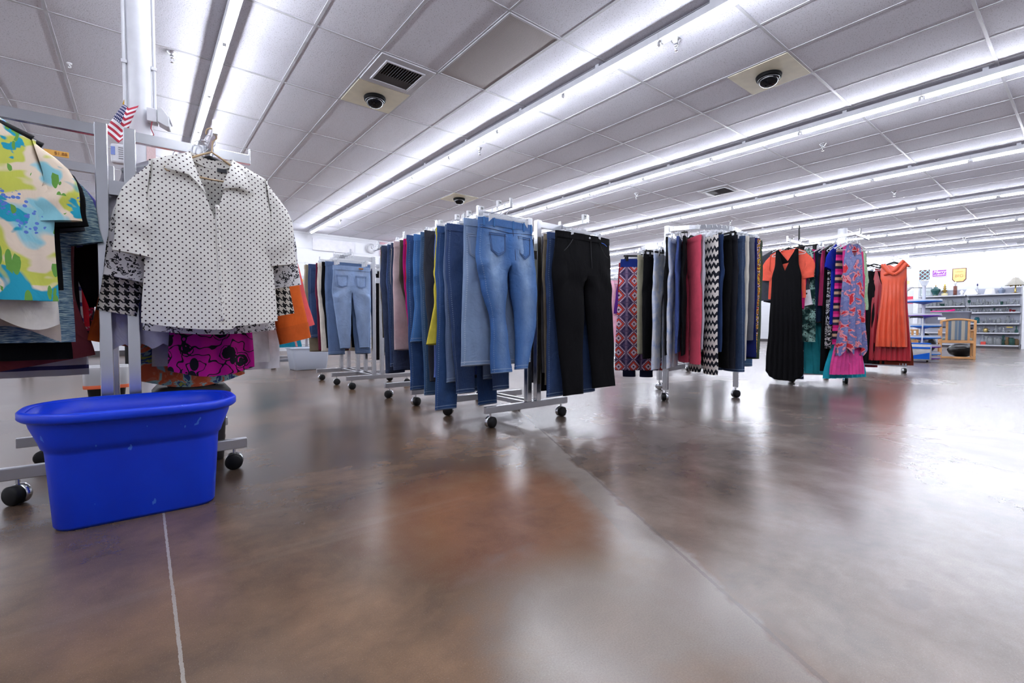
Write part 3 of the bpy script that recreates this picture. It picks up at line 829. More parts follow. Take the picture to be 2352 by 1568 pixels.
def shirt_obj(name, mat, w=0.5, L=0.64, sw=0.2, nw=0.085, neck='round', fd=0.08, sl=0.2, sang=0.45, cuff=0.15, seed=0, folds=4, amp=0.006, hemw=None, arm=0.2, hem=None, smat=None, droop=0.0, sd=0.055, t=0.03, cuffmat=None, cuffh=0):
    prof = [(0, sw), (-sd - 0.02, sw), (-sd - arm, w / 2), (-L * 0.62, w / 2 * 0.97), (-L, (hemw or w) / 2)]
    o = bag_obj(name, mat, prof, L, neck, nw, fd, 0.015, sw, sd, t, seed, folds, amp, hem=hem)
    if sl:
        for s in (-1, 1):
            sleeve(o, smat or mat, s, (sw - 0.01, -sd * 0.9), (w / 2 - 0.012, -sd - arm), sang, sl, cuff, seed=seed + s, droop=droop, cuffmat=cuffmat, cuffh=cuffh)
    return o

def place(o, x, y, z, yaw, label, cat, group=None):
    o.location = (x, y, z); o.rotation_euler = (0, 0, yaw)
    tag(o, label, cat, group)
    return o

# ------------------------------------------------------------------ hangers: origin on top of the rail
def hook_pts(r=0.019, drop=0.075, flip=1):
    p = [(flip * (-r), 0, -0.026)]
    for i in range(9):
        a = PI - PI * i / 8
        p.append((flip * r * math.cos(a), 0, -0.016 + r * math.sin(a)))
    p += [(flip * r, 0, -0.034), (0.004 * flip, 0, -0.052), (0, 0, -drop)]
    return p
def clip_hanger(mat=CLEARP, hookmat=None, bar=0.36, clips=0.145, drop=0.088):
    h = MB().tube(hook_pts(drop=drop), 0.0022, 6).build('hanger_bar', hookmat or mat)
    h.name = 'clip_hanger'
    parts = []
    p = MB().box((0, 0, -drop), (bar, 0.006, 0.018)).box((0, 0, -drop + 0.012), (0.05, 0.005, 0.02)).build('crossbar', mat, h, bevel=0.002); parts.append((p, []))
    for s in (-1, 1):
        p = MB().box((s * clips, -0.026, -drop - 0.026), (0.024, 0.004, 0.056), 0, 0.1).box((s * clips, 0.026, -drop - 0.026), (0.024, 0.004, 0.056), 0, -0.1).box((s * clips, 0, -drop - 0.0), (0.012, 0.05, 0.012)).build('clip', mat, h); parts.append((p, []))
    return h, parts
def arm_hanger(mat, half=0.185, drop=0.12, r=0.0045, flat=1.0, hookmat=None, bottom=True, notch=False):
    h = MB().tube(hook_pts(drop=0.098), 0.0024 if hookmat else 0.0034, 6).build('coat_hanger', hookmat or mat)
    b = MB()
    za, zb = -0.096, -drop - 0.062
    pts = [(half * math.sin(-PI / 2 + PI * i / 12) , 0, lerp(za, zb, abs(math.sin(-PI / 2 + PI * i / 12)) ** 1.1)) for i in range(13)]
    b.tube(pts, r, 8, ry=r * flat)
    if bottom: b.tube([(-half, 0, zb), (-half * 0.96, 0, zb - 0.012), (0, 0, zb - 0.016), (half * 0.96, 0, zb - 0.012), (half, 0, zb)], r * 0.9, 8)
    p = b.build('shoulder_bar', mat, h)
    return h, [(p, [])]
HPROTO = {}
TAGM = plain('size_tag_white', (236, 238, 240), 0.4)
def hang(kind, x, y, z, yaw, what, group, size=None):
    """one hanger over a rail, labelled by what it carries"""
    if kind not in HPROTO:
        HPROTO[kind] = {'clear': lambda: clip_hanger(), 'wire': lambda: clip_hanger(CHROME, CHROME, 0.3, 0.12), 'black': lambda: clip_hanger(BLACKP, CHROME, 0.36, 0.15),
                        'tan': lambda: arm_hanger(plain('tan_plastic', (206, 178, 140), 0.35), 0.165, 0.135), 'white': lambda: arm_hanger(WHITEP, 0.185), 'blackarm': lambda: arm_hanger(BLACKP, 0.185, 0.11, 0.006, 1.7, CHROME, False),
                        'cleararm': lambda: arm_hanger(CLEARP, 0.18, 0.11, 0.005, 1.6, CHROME, False)}[kind]() + ([0],)
    h, parts, used = HPROTO[kind]
    nm = {'clear': 'clear plastic clip hanger', 'wire': 'metal clip hanger', 'black': 'black clip hanger', 'tan': 'tan tubular hanger', 'white': 'white plastic hanger', 'blackarm': 'black hanger', 'cleararm': 'clear plastic hanger'}[kind]
    lab = nm + (' tagged %s' % size if size else '') + ' holding the ' + what
    if len(lab.split()) > 16: lab = 'hanger holding the ' + what
    if len(lab.split()) > 16: lab = 'hanger of ' + what
    if not used[0]:
        used[0] = 1; o = h; o.location = (x, y, z); o.rotation_euler = (0, 0, yaw); o['label'] = lab
    else:
        o = copy_tree(h, (x, y, z), yaw, lab, parts)
    o['category'] = 'hanger'; o['group'] = group
    if size:
        s = MB().box((-0.004, -0.006, 0.018), (0.03, 0.022, 0.042)).build('size_tag', TAGM, o, bevel=0.002)
        text(size, 0.02, INK, s, (-0.004, -0.0175, 0.024), (PI / 2, 0, 0), 'size_number')
    return o

# ------------------------------------------------------------------ racks
def caster(parent, x, y, a):
    c = MB().tube([(0, 0, 0.06), (0, 0, 0.1)], 0.007, 8).build('caster', CHROME, parent, (x, y, 0), a)
    MB().lathe([(0.0, -0.019), (0.03, -0.019), (0.038, -0.013), (0.038, 0.013), (0.03, 0.019), (0.0, 0.019)], 24, (0, -0.016, 0.038), Matrix.Rotation(PI / 2, 3, 'X')).build('wheel', BLACKP, c)
    MB().lathe([(0.0, -0.009), (0.036, -0.009), (0.039, -0.004), (0.039, 0.012), (0.02, 0.016), (0.0, 0.016)], 24, (0, 0.014, 0.04), Matrix.Rotation(PI / 2, 3, 'X')).build('hood', CHROME, c)
    return c

def lipbar(mb, p0, p1, w=0.024, h=0.045, lip=0.03):
    p0, p1 = Vector(p0), Vector(p1); d = p1 - p0; a = math.atan2(d.y, d.x)
    mb.box((p0 + p1) / 2, (d.length, w, h), a)
    if lip: mb.box((p1.x, p1.y, p1.z + lip / 2), (0.008, w, h + lip), a)
    return mb

def t_rack(label, x0, y0, frames, posts, arm_z, left, right, foot, cast, barl=0.54, toparm=None, group='four-arm clothes racks'):
    r = empty('garment_rack', (x0, y0, 0), 0, label, 'clothes rack', group)
    for i, dy in enumerate(frames):
        MB().box(((foot[0] + foot[1]) / 2, dy, 0.122), (foot[1] - foot[0], 0.032, 0.048)).build('foot_bar', STEEL, r, bevel=0.003)
        for cx in cast: caster(r, cx, dy + 0.0, random.Random(int(cx * 100 + dy * 10)).uniform(-0.9, 0.9))
        for s, px in enumerate(posts):
            MB().box((px, dy, (arm_z + 0.03 + 0.146) / 2), (0.042, 0.042, arm_z + 0.03 - 0.146)).build('post', CHROME, r, bevel=0.003)
        MB().box(((posts[0] + posts[1]) / 2, dy, arm_z - 0.23), (posts[1] - posts[0] - 0.04, 0.036, 0.06)).build('collar_plate', CHROME, r)
        for (end, tb, px) in ((left[0], left[1], posts[0] - 0.021), (right[0], right[1], posts[1] + 0.021)):
            if end is None: continue
            lipbar(MB(), (px, dy, arm_z), (end, dy, arm_z)).build('arm', CHROME, r, bevel=0.002)
            tb_ = MB().box((tb, dy, arm_z + 0.012), (0.018, barl, 0.03))
            for q in (-1, 1): tb_.box((tb, dy + q * barl / 2, arm_z + 0.027), (0.02, 0.008, 0.06))
            tb_.build('hang_bar', CHROME, r, bevel=0.002)
    for a, b in zip(frames, frames[1:]):
        for px in posts:
            MB().box((px, (a + b) / 2, 0.13), (0.03, b - a - 0.034, 0.03)).build('base_rail', STEEL, r, bevel=0.002)
    return r
# ------------------------------------------------------------------ denim and cloth colours
def hemx(a, k=1.0):
    return lambda s, fr: -a * math.cos(PI * s / 2) * k
J_MID = denim((44, 94, 156), 1.0, (176, 204, 236))
J_GREY = denim((126, 150, 184), 0.35, (170, 190, 214), (205, 214, 226))
J_DARK = denim((16, 46, 92), 0.18, (70, 110, 160))
J_SLATE = denim((84, 102, 134), 0.2, (110, 128, 158))
J_ROYAL = denim((20, 62, 116), 0.22, (84, 126, 178))
J_TEAL = denim((48, 84, 124), 0.3, (96, 132, 170))
J_BLUE = denim((52, 108, 168), 0.3, (110, 152, 200))
J_NAVY = denim((22, 34, 66), 0.1, (60, 76, 110), (70, 84, 116))
J_LIGHT = denim((134, 158, 196), 0.6, (186, 202, 226), (120, 142, 178))
J_STEEL = denim((84, 108, 146), 0.3, (130, 150, 182))
K_BLACK = cloth((10, 10, 13)); K_NAVY = cloth((24, 30, 52)); K_CHAR = cloth((52, 54, 62)); K_YEL = cloth((216, 200, 76)); K_PERI = cloth((104, 126, 196))
K_RED = cloth((186, 26, 44)); K_MAG = cloth((170, 22, 110)); K_OLIVE = cloth((74, 70, 60)); K_BLUSH = cloth((200, 178, 180)); K_GREY = cloth((112, 112, 118)); K_BEIGE = cloth((196, 182, 164))
K_CREAM = cloth((226, 220, 208)); K_WHITE = cloth((228, 228, 234)); K_KHAKI = cloth((128, 118, 100)); K_BURG = cloth((92, 26, 50)); K_BROWN = cloth((70, 60, 58)); K_GREEN = cloth((20, 56, 54))
STITCH = plain('denim_thread', (60, 70, 100), 0.8); STITCHG = plain('pale_thread', (170, 180, 196), 0.8); TANL = plain('leather_patch', (160, 108, 60), 0.6)

def hanging_pants(mat, x, y, zbar, w, zhem, label, group, hk='clear', short=None, cat='trousers', name='trousers', size=None, yawj=0.0, dz=0.113, **kw):
    zt = zbar - dz
    o = pants_obj(name, mat, w=w, L=zt - zhem, **kw)
    place(o, x, y, zt, yawj, label, cat, group)
    if hk: hang(hk, x, y, zbar, yawj, short or label, 'hangers: ' + group, size)
    return o

# ================================================================== front jeans racks
t_rack('chrome four-arm rack carrying the faded jeans at its front', 2.25, 2.60, [0, 0.56], (-0.035, 0.055), 1.45, (-0.48, -0.41), (0.28, 0.30), (-0.42, 0.36), (-0.375, 0.3))
t_rack('second chrome rack directly behind the front jeans rack', 2.25, 3.72, [0, 0.56], (-0.035, 0.055), 1.45, (-0.48, -0.41), (0.28, 0.30), (-0.42, 0.36), (-0.375, 0.3))
G1 = 'trousers on the front jeans rack'; ZB = 1.477
f1 = hanging_pants(J_MID, 1.845, 2.385, ZB, 0.43, 0.40, 'faded mid-blue jeans shown from the back, foremost on the rack', G1, 'clear', 'foremost faded mid-blue jeans', 'jeans', 'jeans',
                   rise=0.255, hip=0.475, hemw=(0.16, 0.105), knee=(0.115, 0.185), hem_c=(-0.036, 0.128), kick=(0.012, 0.035), seed=3, t=0.045, amp=0.012, M=44, nt=16, nl=40, hemlift=(0.0, 0.015))
for cx, pw in ((-0.098, 0.128), (0.118, 0.115)):
    pocket(f1, J_MID, cx, -0.085, pw, 0.115, 0.43, 0.475, 0.255, 0.045, STITCH, 0.034)
y_ = lambda x, z: front_y(x, z, 0.43, 0.475, 0.255, 0.045)
MB().tube([(0.028 + 0.012 * i / 14, y_(0.03, -0.045 - 0.2 * i / 14) - 0.003, -0.045 - 0.2 * i / 14) for i in range(15)], 0.0022, 6).build('centre_seam', STITCH, f1)
MB().tube([(-0.22 + 0.44 * i / 24, y_(-0.22 + 0.44 * i / 24, -0.07) - 0.004, -0.058 - 0.026 * (1 - abs(i / 12 - 1)) * 0.6) for i in range(25)], 0.0018, 6).build('yoke_seam', STITCH, f1)
for cx in (-0.19, -0.12, 0.03, 0.12, 0.19):
    MB().box((cx, y_(cx, -0.02) - 0.007, -0.022), (0.012, 0.005, 0.056)).build('belt_loop', J_BLUE, f1, bevel=0.0015)
f2 = hanging_pants(J_GREY, 1.845, 2.465, ZB, 0.54, 0.449, 'pale grey-blue wide jeans with cropped hem, second from the front', G1, 'clear', 'pale grey-blue wide jeans', 'jeans', 'jeans', hemw=0.25, knee=0.27, hip=0.55, seed=5, t=0.03, hem_c=(-0.165, 0.15), size='24')
pocket(f2, J_GREY, -0.19, -0.09, 0.13, 0.13, 0.54, 0.55, 0.26, 0.03, STITCHG, 0.03)
JL = [(2.66, .54, .247, J_DARK, 'deep blue jeans with smooth waistband and long legs, behind the pale pair', 'jeans', dict(hemw=.15, hem_c=(-.13, .17)), '20'),
      (2.71, .54, .323, J_SLATE, 'slate blue washed jeans with wrinkled leg beside the yellow pair', 'jeans', dict(hemw=.15, hem_c=(-.19, .12)), None),
      (2.768, .54, .13, J_ROYAL, 'royal blue jeans with the longest legs, hem nearest the floor', 'jeans', dict(hemw=.17, hem_c=(-.21, .14)), None),
      (2.815, .52, .575, K_YEL, 'bright yellow cropped trousers hung edge-on', 'trousers', dict(hemw=.13, hem_c=(-.27, .02), knee=.14, kick=(-.01, 0)), '18'),
      (2.869, .50, .343, K_PERI, 'periwinkle blue slim trousers peeping past the yellow pair', 'trousers', dict(hemw=.14, hem_c=(-.2, .1)), None),
      (2.958, .54, .306, K_CHAR, 'charcoal black trousers with seamed thigh, left of the yellow pair', 'trousers', dict(hemw=.15, hem_c=(-.16, .12)), '16'),
      (3.016, .54, .199, J_TEAL, 'greyish teal-blue jeans with long straight legs', 'jeans', dict(hemw=.21), None),
      (3.12, .56, .582, J_BLUE, 'cropped bright blue jeans with pale side stitching', 'jeans', dict(hemw=.19, hem_c=(-.22, .1), knee=.2), None),
      (3.198, .58, .219, J_ROYAL, 'long clean blue jeans at the outer edge, behind the cropped blue pair', 'jeans', dict(hemw=.22), '12'),
      (3.251, .50, .594, K_GREY, 'mid-grey elastic-waist trousers above the red pair', 'trousers', dict(hemw=.17), None),
      (3.31, .50, .582, K_RED, 'bright red cropped trousers on the jeans rack', 'trousers', dict(hemw=.17, hem_c=(-.15, .12)), None),
      (3.344, .48, .70, K_MAG, 'magenta trousers showing as a thin strip', 'trousers', dict(hemw=.16), None),
      (3.417, .50, .70, K_OLIVE, 'dark olive-brown trousers beside the magenta strip', 'trousers', dict(hemw=.16, hem_c=(-.09, .1)), None),
      (3.494, .54, .508, K_BLUSH, 'pale blush pink trousers with ribbed side seam', 'trousers', dict(hemw=.26, hem_c=(-.14, .12)), None),
      (3.56, .48, .337, J_NAVY, 'navy jeans with side studs behind the blush trousers', 'jeans', dict(hemw=.2), None),
      (3.62, .46, .50, K_BEIGE, 'thin beige strip of trousers between two navy jeans', 'trousers', dict(hemw=.15), None),
      (3.671, .50, .36, J_DARK, 'dark blue jeans far back on the jeans racks', 'jeans', dict(hemw=.2), None),
      (3.735, .50, .30, J_NAVY, 'blackish navy jeans, second from the far end', 'jeans', dict(hemw=.18), None),
      (3.80, .48, .60, K_OLIVE, 'grey-olive trousers at the far end of the jeans racks', 'trousers', dict(hemw=.2), None)]
for i, (Y, w, zh, m, lab, nm, kw, size) in enumerate(JL):
    Y2 = Y
    hanging_pants(m, 1.84 + 0.01 * math.sin(i * 2.1), Y2, ZB, w, zh, lab, G1, 'clear' if i != 5 else 'black', lab, nm, nm, size, 0.04 * math.sin(i * 1.7), seed=11 + i, t=0.022, amp=0.008, **kw)
# ---- right hand bar, black jeans at its near end
b1 = hanging_pants(K_BLACK, 2.555, 2.375, ZB, 0.565, 0.20, 'wide black jeans shown from the front, end of the shorter bar', G1, 'clear', 'wide black jeans', 'jeans', 'jeans', rise=0.29, hip=0.62, hemw=(0.2, 0.26), knee=(0.25, 0.28), hem_c=(-0.10, 0.24), seed=8, t=0.04, amp=0.01, M=40, nt=14, nl=34, hemlift=(0.0, 0.03), size='24')
yb = lambda x, z: front_y(x, z, 0.565, 0.62, 0.29, 0.04)
MB().tube([(0.045, yb(0.045, -0.04 - 0.2 * i / 10) - 0.003, -0.04 - 0.2 * i / 10) for i in range(11)], 0.003, 6).build('fly_seam', plain('black_thread', (24, 24, 30), 0.7), b1)
MB().lathe([(0, 0), (0.008, 0), (0.008, 0.004), (0, 0.005)], 14, (0.03, yb(0.03, -0.02) - 0.006, -0.02), Matrix.Rotation(PI / 2, 3, 'X')).build('button', STEEL, b1)
for s in (-1, 1):
    MB().tube([(s * (0.14 + 0.12 * i / 10), yb(s * (0.14 + 0.12 * i / 10), -0.06) - 0.003, -0.045 - 0.10 * math.sin(PI / 2 * i / 10)) for i in range(11)], 0.0028, 6).build('pocket_edge', CACHE['black_thread'], b1)
tg = MB().tube([(0.14, -0.05, -0.045), (0.165, -0.056, -0.052), (0.2, -0.05, -0.065)], 0.0022, 6).build('tag_fastener', plain('blue_plastic', (50, 110, 220), 0.4), b1)
for i, (Y, w, zh, m, lab, nm, kw) in enumerate([(2.455, .60, .19, J_DARK, 'dark blue bootcut jeans tucked behind the wide black jeans', 'jeans', dict(hemw=.2, hem_c=(-.2, .12))),
      (2.53, .54, .27, K_KHAKI, 'khaki brown trousers behind the black jeans', 'trousers', dict(hemw=.17, hem_c=(-.17, .1))),
      (2.60, .46, .35, K_GREY, 'grey trousers beside the rack post behind the black jeans', 'trousers', dict(hemw=.16)),
      (2.68, .46, .20, K_BLACK, 'plain black trousers next to the rack post', 'trousers', dict(hemw=.17)),
      (2.76, .44, .26, J_NAVY, 'navy jeans with pale hem stitching, last on the shorter bar', 'jeans', dict(hemw=.18))]):
    hanging_pants(m, 2.565, Y, ZB, w, zh, lab, G1, 'clear', lab, nm, nm, None, 0.03 * math.sin(i * 2), seed=41 + i, t=0.024, **kw)

# ================================================================== rack with pale jeans further back
t_rack('chrome rack with pale washed jeans, standing before the white wall', 2.10, 5.10, [0, 0.5, 1.1], (-0.045, 0.05), 1.44, (-0.48, -0.38), (0.33, 0.30), (-0.36, 0.42), (-0.3, 0.36), 0.46)
G2 = 'trousers on the middle jeans rack'; ZG = 1.467
g1 = hanging_pants(J_LIGHT, 1.727, 4.86, ZG, 0.385, 0.465, 'pale washed skinny jeans with split hems, seen from the back', G2, 'clear', 'pale washed skinny jeans', 'jeans', 'jeans', dz=0.155, rise=0.25, hip=0.41, hemw=0.11, knee=0.155, hem_c=(-0.072, 0.13), seed=21, t=0.035, amp=0.011, M=36, nt=12, nl=30)
for cx in (-0.11, 0.085):
    pocket(g1, J_LIGHT, cx, -0.095, 0.12, 0.11, 0.385, 0.41, 0.25, 0.035, plain('light_thread', (96, 118, 158), 0.8), 0.02)
MB().box((0.085, -0.036, -0.018), (0.045, 0.004, 0.016)).build('leather_patch', TANL, g1)
for i, (Y, x, w, zh, m, lab, nm, kw) in enumerate([
      (4.94, 1.72, .47, .40, J_STEEL, 'steel-blue jeans with straight hem behind the pale skinny pair', 'jeans', dict(hemw=.17, hem_c=(-.13, .15))),
      (5.01, 1.72, .50, .47, K_BLACK, 'narrow black trousers between pale jeans and cream trousers', 'trousers', dict(hemw=.16)),
      (5.08, 1.72, .53, .43, K_CREAM, 'cream trousers with loose threads at the hem', 'trousers', dict(hemw=.19)),
      (5.15, 1.72, .54, .44, K_BURG, 'burgundy trousers, a thin dark strip by the cream pair', 'trousers', dict(hemw=.17, hem_c=(-.17, .12))),
      (5.27, 1.70, .58, .57, J_DARK, 'dark blue flat jeans at the rail end nearest the orange sleeve', 'jeans', dict(hemw=.26)),
      (5.33, 1.70, .60, .42, K_KHAKI, 'khaki trousers hidden behind the dark blue jeans', 'trousers', dict(hemw=.22)),
      (5.41, 1.70, .60, .66, K_BEIGE, 'beige top strip beyond the dark blue jeans', 'trousers', dict(hemw=.2)),
      (5.45, 2.37, .42, .29, K_BLACK, 'slim black trousers on the far side of the pale jeans', 'trousers', dict(hemw=.15)),
      (5.50, 2.40, .42, .42, K_GREEN, 'dark green trousers next to the slim black pair', 'trousers', dict(hemw=.15)),
      (5.55, 2.445, .42, .40, J_BLUE, 'blue jeans beside the dark green trousers', 'jeans', dict(hemw=.15)),
      (5.60, 2.51, .42, .37, J_STEEL, 'greyish steel jeans by the white trousers', 'jeans', dict(hemw=.16)),
      (5.65, 2.585, .42, .33, K_WHITE, 'white trousers beside a flared red pair', 'trousers', dict(hemw=.16)),
      (5.69, 2.61, .42, .34, K_RED, 'red flared trousers in front of the white wall', 'trousers', dict(hemw=.24, knee=.15, hem_c=(-.12, .1))),
      (5.73, 2.66, .44, .45, K_OLIVE, 'olive-grey trousers, last of the middle rack', 'trousers', dict(hemw=.16))]):
    hanging_pants(m, x, Y, ZG, w, zh, lab, G2, 'clear', lab, nm, nm, None, 0.05 * math.sin(i * 2.3), seed=61 + i, t=0.022, **kw)

# ================================================================== blouse rack at the column
t_rack('chrome four-arm rack with blouses beside the white column', -0.07, 2.62, [0, 0.66], (-0.047, 0.045), 1.51, (-0.52, -0.40), (0.50, 0.33), (-0.42, 0.47), (-0.32, 0.415))
G3 = 'clothes on the blouse rack'; ZL = 1.537
DOTS = print_cloth('dotted_cotton', 'dots', [(234, 232, 226), (52, 34, 44)], 0.0248)
pk = shirt_obj('blouse', DOTS, w=0.485, L=0.715, sw=0.215, nw=0.078, neck='v', fd=0.275, sl=0.29, sang=0.17, cuff=0.135, seed=2, folds=3, amp=0.007, hemw=0.50, arm=0.20, hem=lambda s, fr: -0.028 * math.cos(PI * s / 2) + (0.012 if s > 0.3 else 0), sd=0.062, t=0.042)
place(pk, 0.25, 2.385, 1.425, 0, 'white short-sleeved blouse with small dark polka dots, open collar', 'blouse', G3)
def flap(pts):
    m = MB(); n = len(pts); vs = list(pts); cx = sum(p[0] for p in pts) / n; cz = sum(p[2] for p in pts) / n; cyy = sum(p[1] for p in pts) / n
    uv = [(p[0] + 0.005, p[2] + 0.004) for p in pts] + [(cx, cz)]
    m.add(vs + [(cx, cyy - 0.004, cz)], [(i, (i + 1) % n, n) for i in range(n)], True, uv)
    return m
flap([(-0.078, -0.002, 0.004), (-0.126, -0.022, -0.042), (-0.170, -0.044, -0.096), (-0.128, -0.047, -0.102), (-0.086, -0.048, -0.108), (-0.058, -0.048, -0.135), (-0.026, -0.046, -0.178), (-0.044, -0.040, -0.125), (-0.064, -0.028, -0.06)]).build('collar', DOTS, pk, solid=0.002)
flap([(0.078, -0.002, 0.002), (0.058, -0.028, -0.06), (0.042, -0.040, -0.10), (0.024, -0.048, -0.150), (0.046, -0.050, -0.140), (0.086, -0.048, -0.130), (0.118, -0.045, -0.138), (0.152, -0.043, -0.148), (0.118, -0.024, -0.06)]).build('collar', DOTS, pk, solid=0.002)
MB().grid(lambda u, v: (-0.078 + 0.16 * u, 0.014 * math.sin(PI * u) + 0.002, 0.004 - 0.02 * math.sin(PI * u) - 0.034 * v), 14, 4, True, lambda u, v: (0.16 * u, -0.034 * v)).build('collar_stand', DOTS, pk)
MB().grid(lambda u, v: (0.004 + 0.016 * u + 0.010 * v, -0.046 - 0.003 * math.sin(PI * u), -0.215 - 0.49 * v), 4, 30, True, lambda u, v: (0.022 * u + 0.004, -0.475 * v)).build('button_placket', DOTS, pk, solid=0.0015)
for i in range(6):
    MB().lathe([(0, 0), (0.0045, 0), (0.0045, 0.0016), (0, 0.002)], 12, (0.014 + 0.010 * i / 6, -0.0505, -0.235 - 0.078 * i), Matrix.Rotation(PI / 2, 3, 'X')).build('button', plain('pearl', (226, 222, 214), 0.25), pk)
lb = MB().box((0.038, 0.012, -0.052), (0.036, 0.002, 0.016)).build('neck_label', plain('label_dark', (40, 42, 50), 0.6), pk)
hang('tan', 0.25, 2.385, ZL, 0.08, 'white polka dot blouse', 'hangers on the blouse rack')
LEO = print_cloth('leopard_print', 'leopard', [(224, 222, 224), (34, 32, 38), (172, 168, 172)], 30.0)
LEOF = print_cloth('small_leopard_print', 'leopard', [(206, 220, 226), (28, 30, 36), (140, 160, 170)], 75.0)
HOUND = print_cloth('houndstooth', 'hound', [(226, 220, 208), (24, 22, 24)], 0.032)
ORG = cloth((226, 104, 40), 0.7)
def blouse(mat, x, y, label, cat='blouse', ztop=None, hk='cleararm', yaw=0.0, name=None, short=None, grp=G3, zl=None, **kw):
    zl = ZL if zl is None else zl
    zt = zl - 0.105 if ztop is None else ztop
    o = shirt_obj(name or cat.replace('-', '_').replace(' ', '_'), mat, **kw)
    place(o, x, y, zt, yaw, label, cat, grp)
    if hk: hang(hk, x, y, zl, yaw, short or label, 'hangers: ' + grp)
    return o
blouse(LEO, 0.255, 2.47, 'white and black leopard spot blouse with elbow sleeves, behind the dotted one', w=0.50, L=0.752, sw=0.212, nw=0.08, sl=0.40, sang=0.26, cuff=0.14, seed=31, droop=0.2, hk='blackarm', short='leopard spot blouse', hem=hemx(0.02), smat=LEO)
blouse(HOUND, 0.235, 2.555, 'black and cream houndstooth jacket hanging third on the blouse rack', 'jacket', w=0.45, L=0.745, sw=0.212, nw=0.08, sl=0.54, sang=0.22, cuff=0.13, seed=33, droop=0.1, short='houndstooth jacket')
lv = shirt_obj('camisole_dress', print_cloth('magenta_rose_print', 'rose', [(176, 10, 128), (18, 14, 24)], 13.0), w=0.32, L=0.935, sw=0.14, nw=0.1, sl=0, seed=37, folds=3, amp=0.01, hemw=0.345, arm=0.12, hem=hemx(0.035))
place(lv, 0.262, 2.60, ZL - 0.105, 0, 'magenta dress with black rose print, hem below the dotted blouse', 'dress', G3); hang('cleararm', 0.262, 2.60, ZL, 0, 'magenta rose print dress', 'hangers on the blouse rack')
blouse(cloth((196, 194, 206)), 0.125, 2.645, 'lilac-grey tunic with scalloped lace hem at the column side', 'tunic', w=0.50, L=0.825, sw=0.18, sl=0, seed=39, hem=lambda s, fr: 0.012 * math.sin(s * 24), hemw=0.52, short='lilac-grey tunic')
og = blouse(ORG, 0.275, 2.705, 'bright orange jacket with wide long sleeves and stitched cuffs', 'jacket', w=0.50, L=0.74, sw=0.22, nw=0.08, sl=0.68, sang=0.255, cuff=0.16, seed=43, droop=0.1, cuffmat=cloth((216, 100, 42), 0.75), cuffh=0.085, short='orange jacket')
blouse(cloth((206, 204, 208)), 0.285, 2.755, 'heather grey tunic showing both sides of the magenta dress', 'tunic', w=0.48, L=0.925, sw=0.2, sl=0, sang=0.4, seed=45, hemw=0.50, short='heather grey tunic')
blouse(cloth((240, 104, 104)), 0.31, 2.80, 'coral pink long-sleeved top behind the orange jacket', 'top', w=0.5, L=0.7, sw=0.22, sl=0.62, sang=0.30, cuff=0.13, seed=47, name='pullover', short='coral pink top')
blouse(print_cloth('orange_floral', 'blotch', [(206, 98, 64), (206, 98, 64), (214, 120, 90), (150, 186, 190), (60, 80, 130), (150, 160, 80)], 16.0), 0.2, 2.845, 'orange floral tunic with curved hem, lowest on the blouse rack', 'tunic', w=0.44, L=0.99, sw=0.19, sl=0.2, sang=0.4, seed=49, hem=hemx(0.05), hemw=0.46, short='orange floral tunic')
blouse(K_WHITE, 0.43, 2.875, 'plain white tee with rolled hem behind the grey tunic', 't-shirt', w=0.36, L=0.97, sw=0.17, sl=0, sang=0.5, seed=51, name='t_shirt', short='plain white tee')
blouse(cloth((128, 18, 40)), 0.22, 2.90, 'dark red ribbed top, sleeve between the rack posts', 'top', w=0.46, L=0.62, sw=0.215, sl=0.24, sang=0.62, cuff=0.15, seed=53, name='pullover', short='dark red ribbed top')
blouse(cloth((28, 40, 120)), 0.22, 2.58, 'deep blue sleeveless top hidden by the houndstooth jacket', 'top', w=0.42, L=0.6, sw=0.18, sl=0, sang=0.6, seed=54, name='sleeveless_top', short='deep blue sleeveless top')
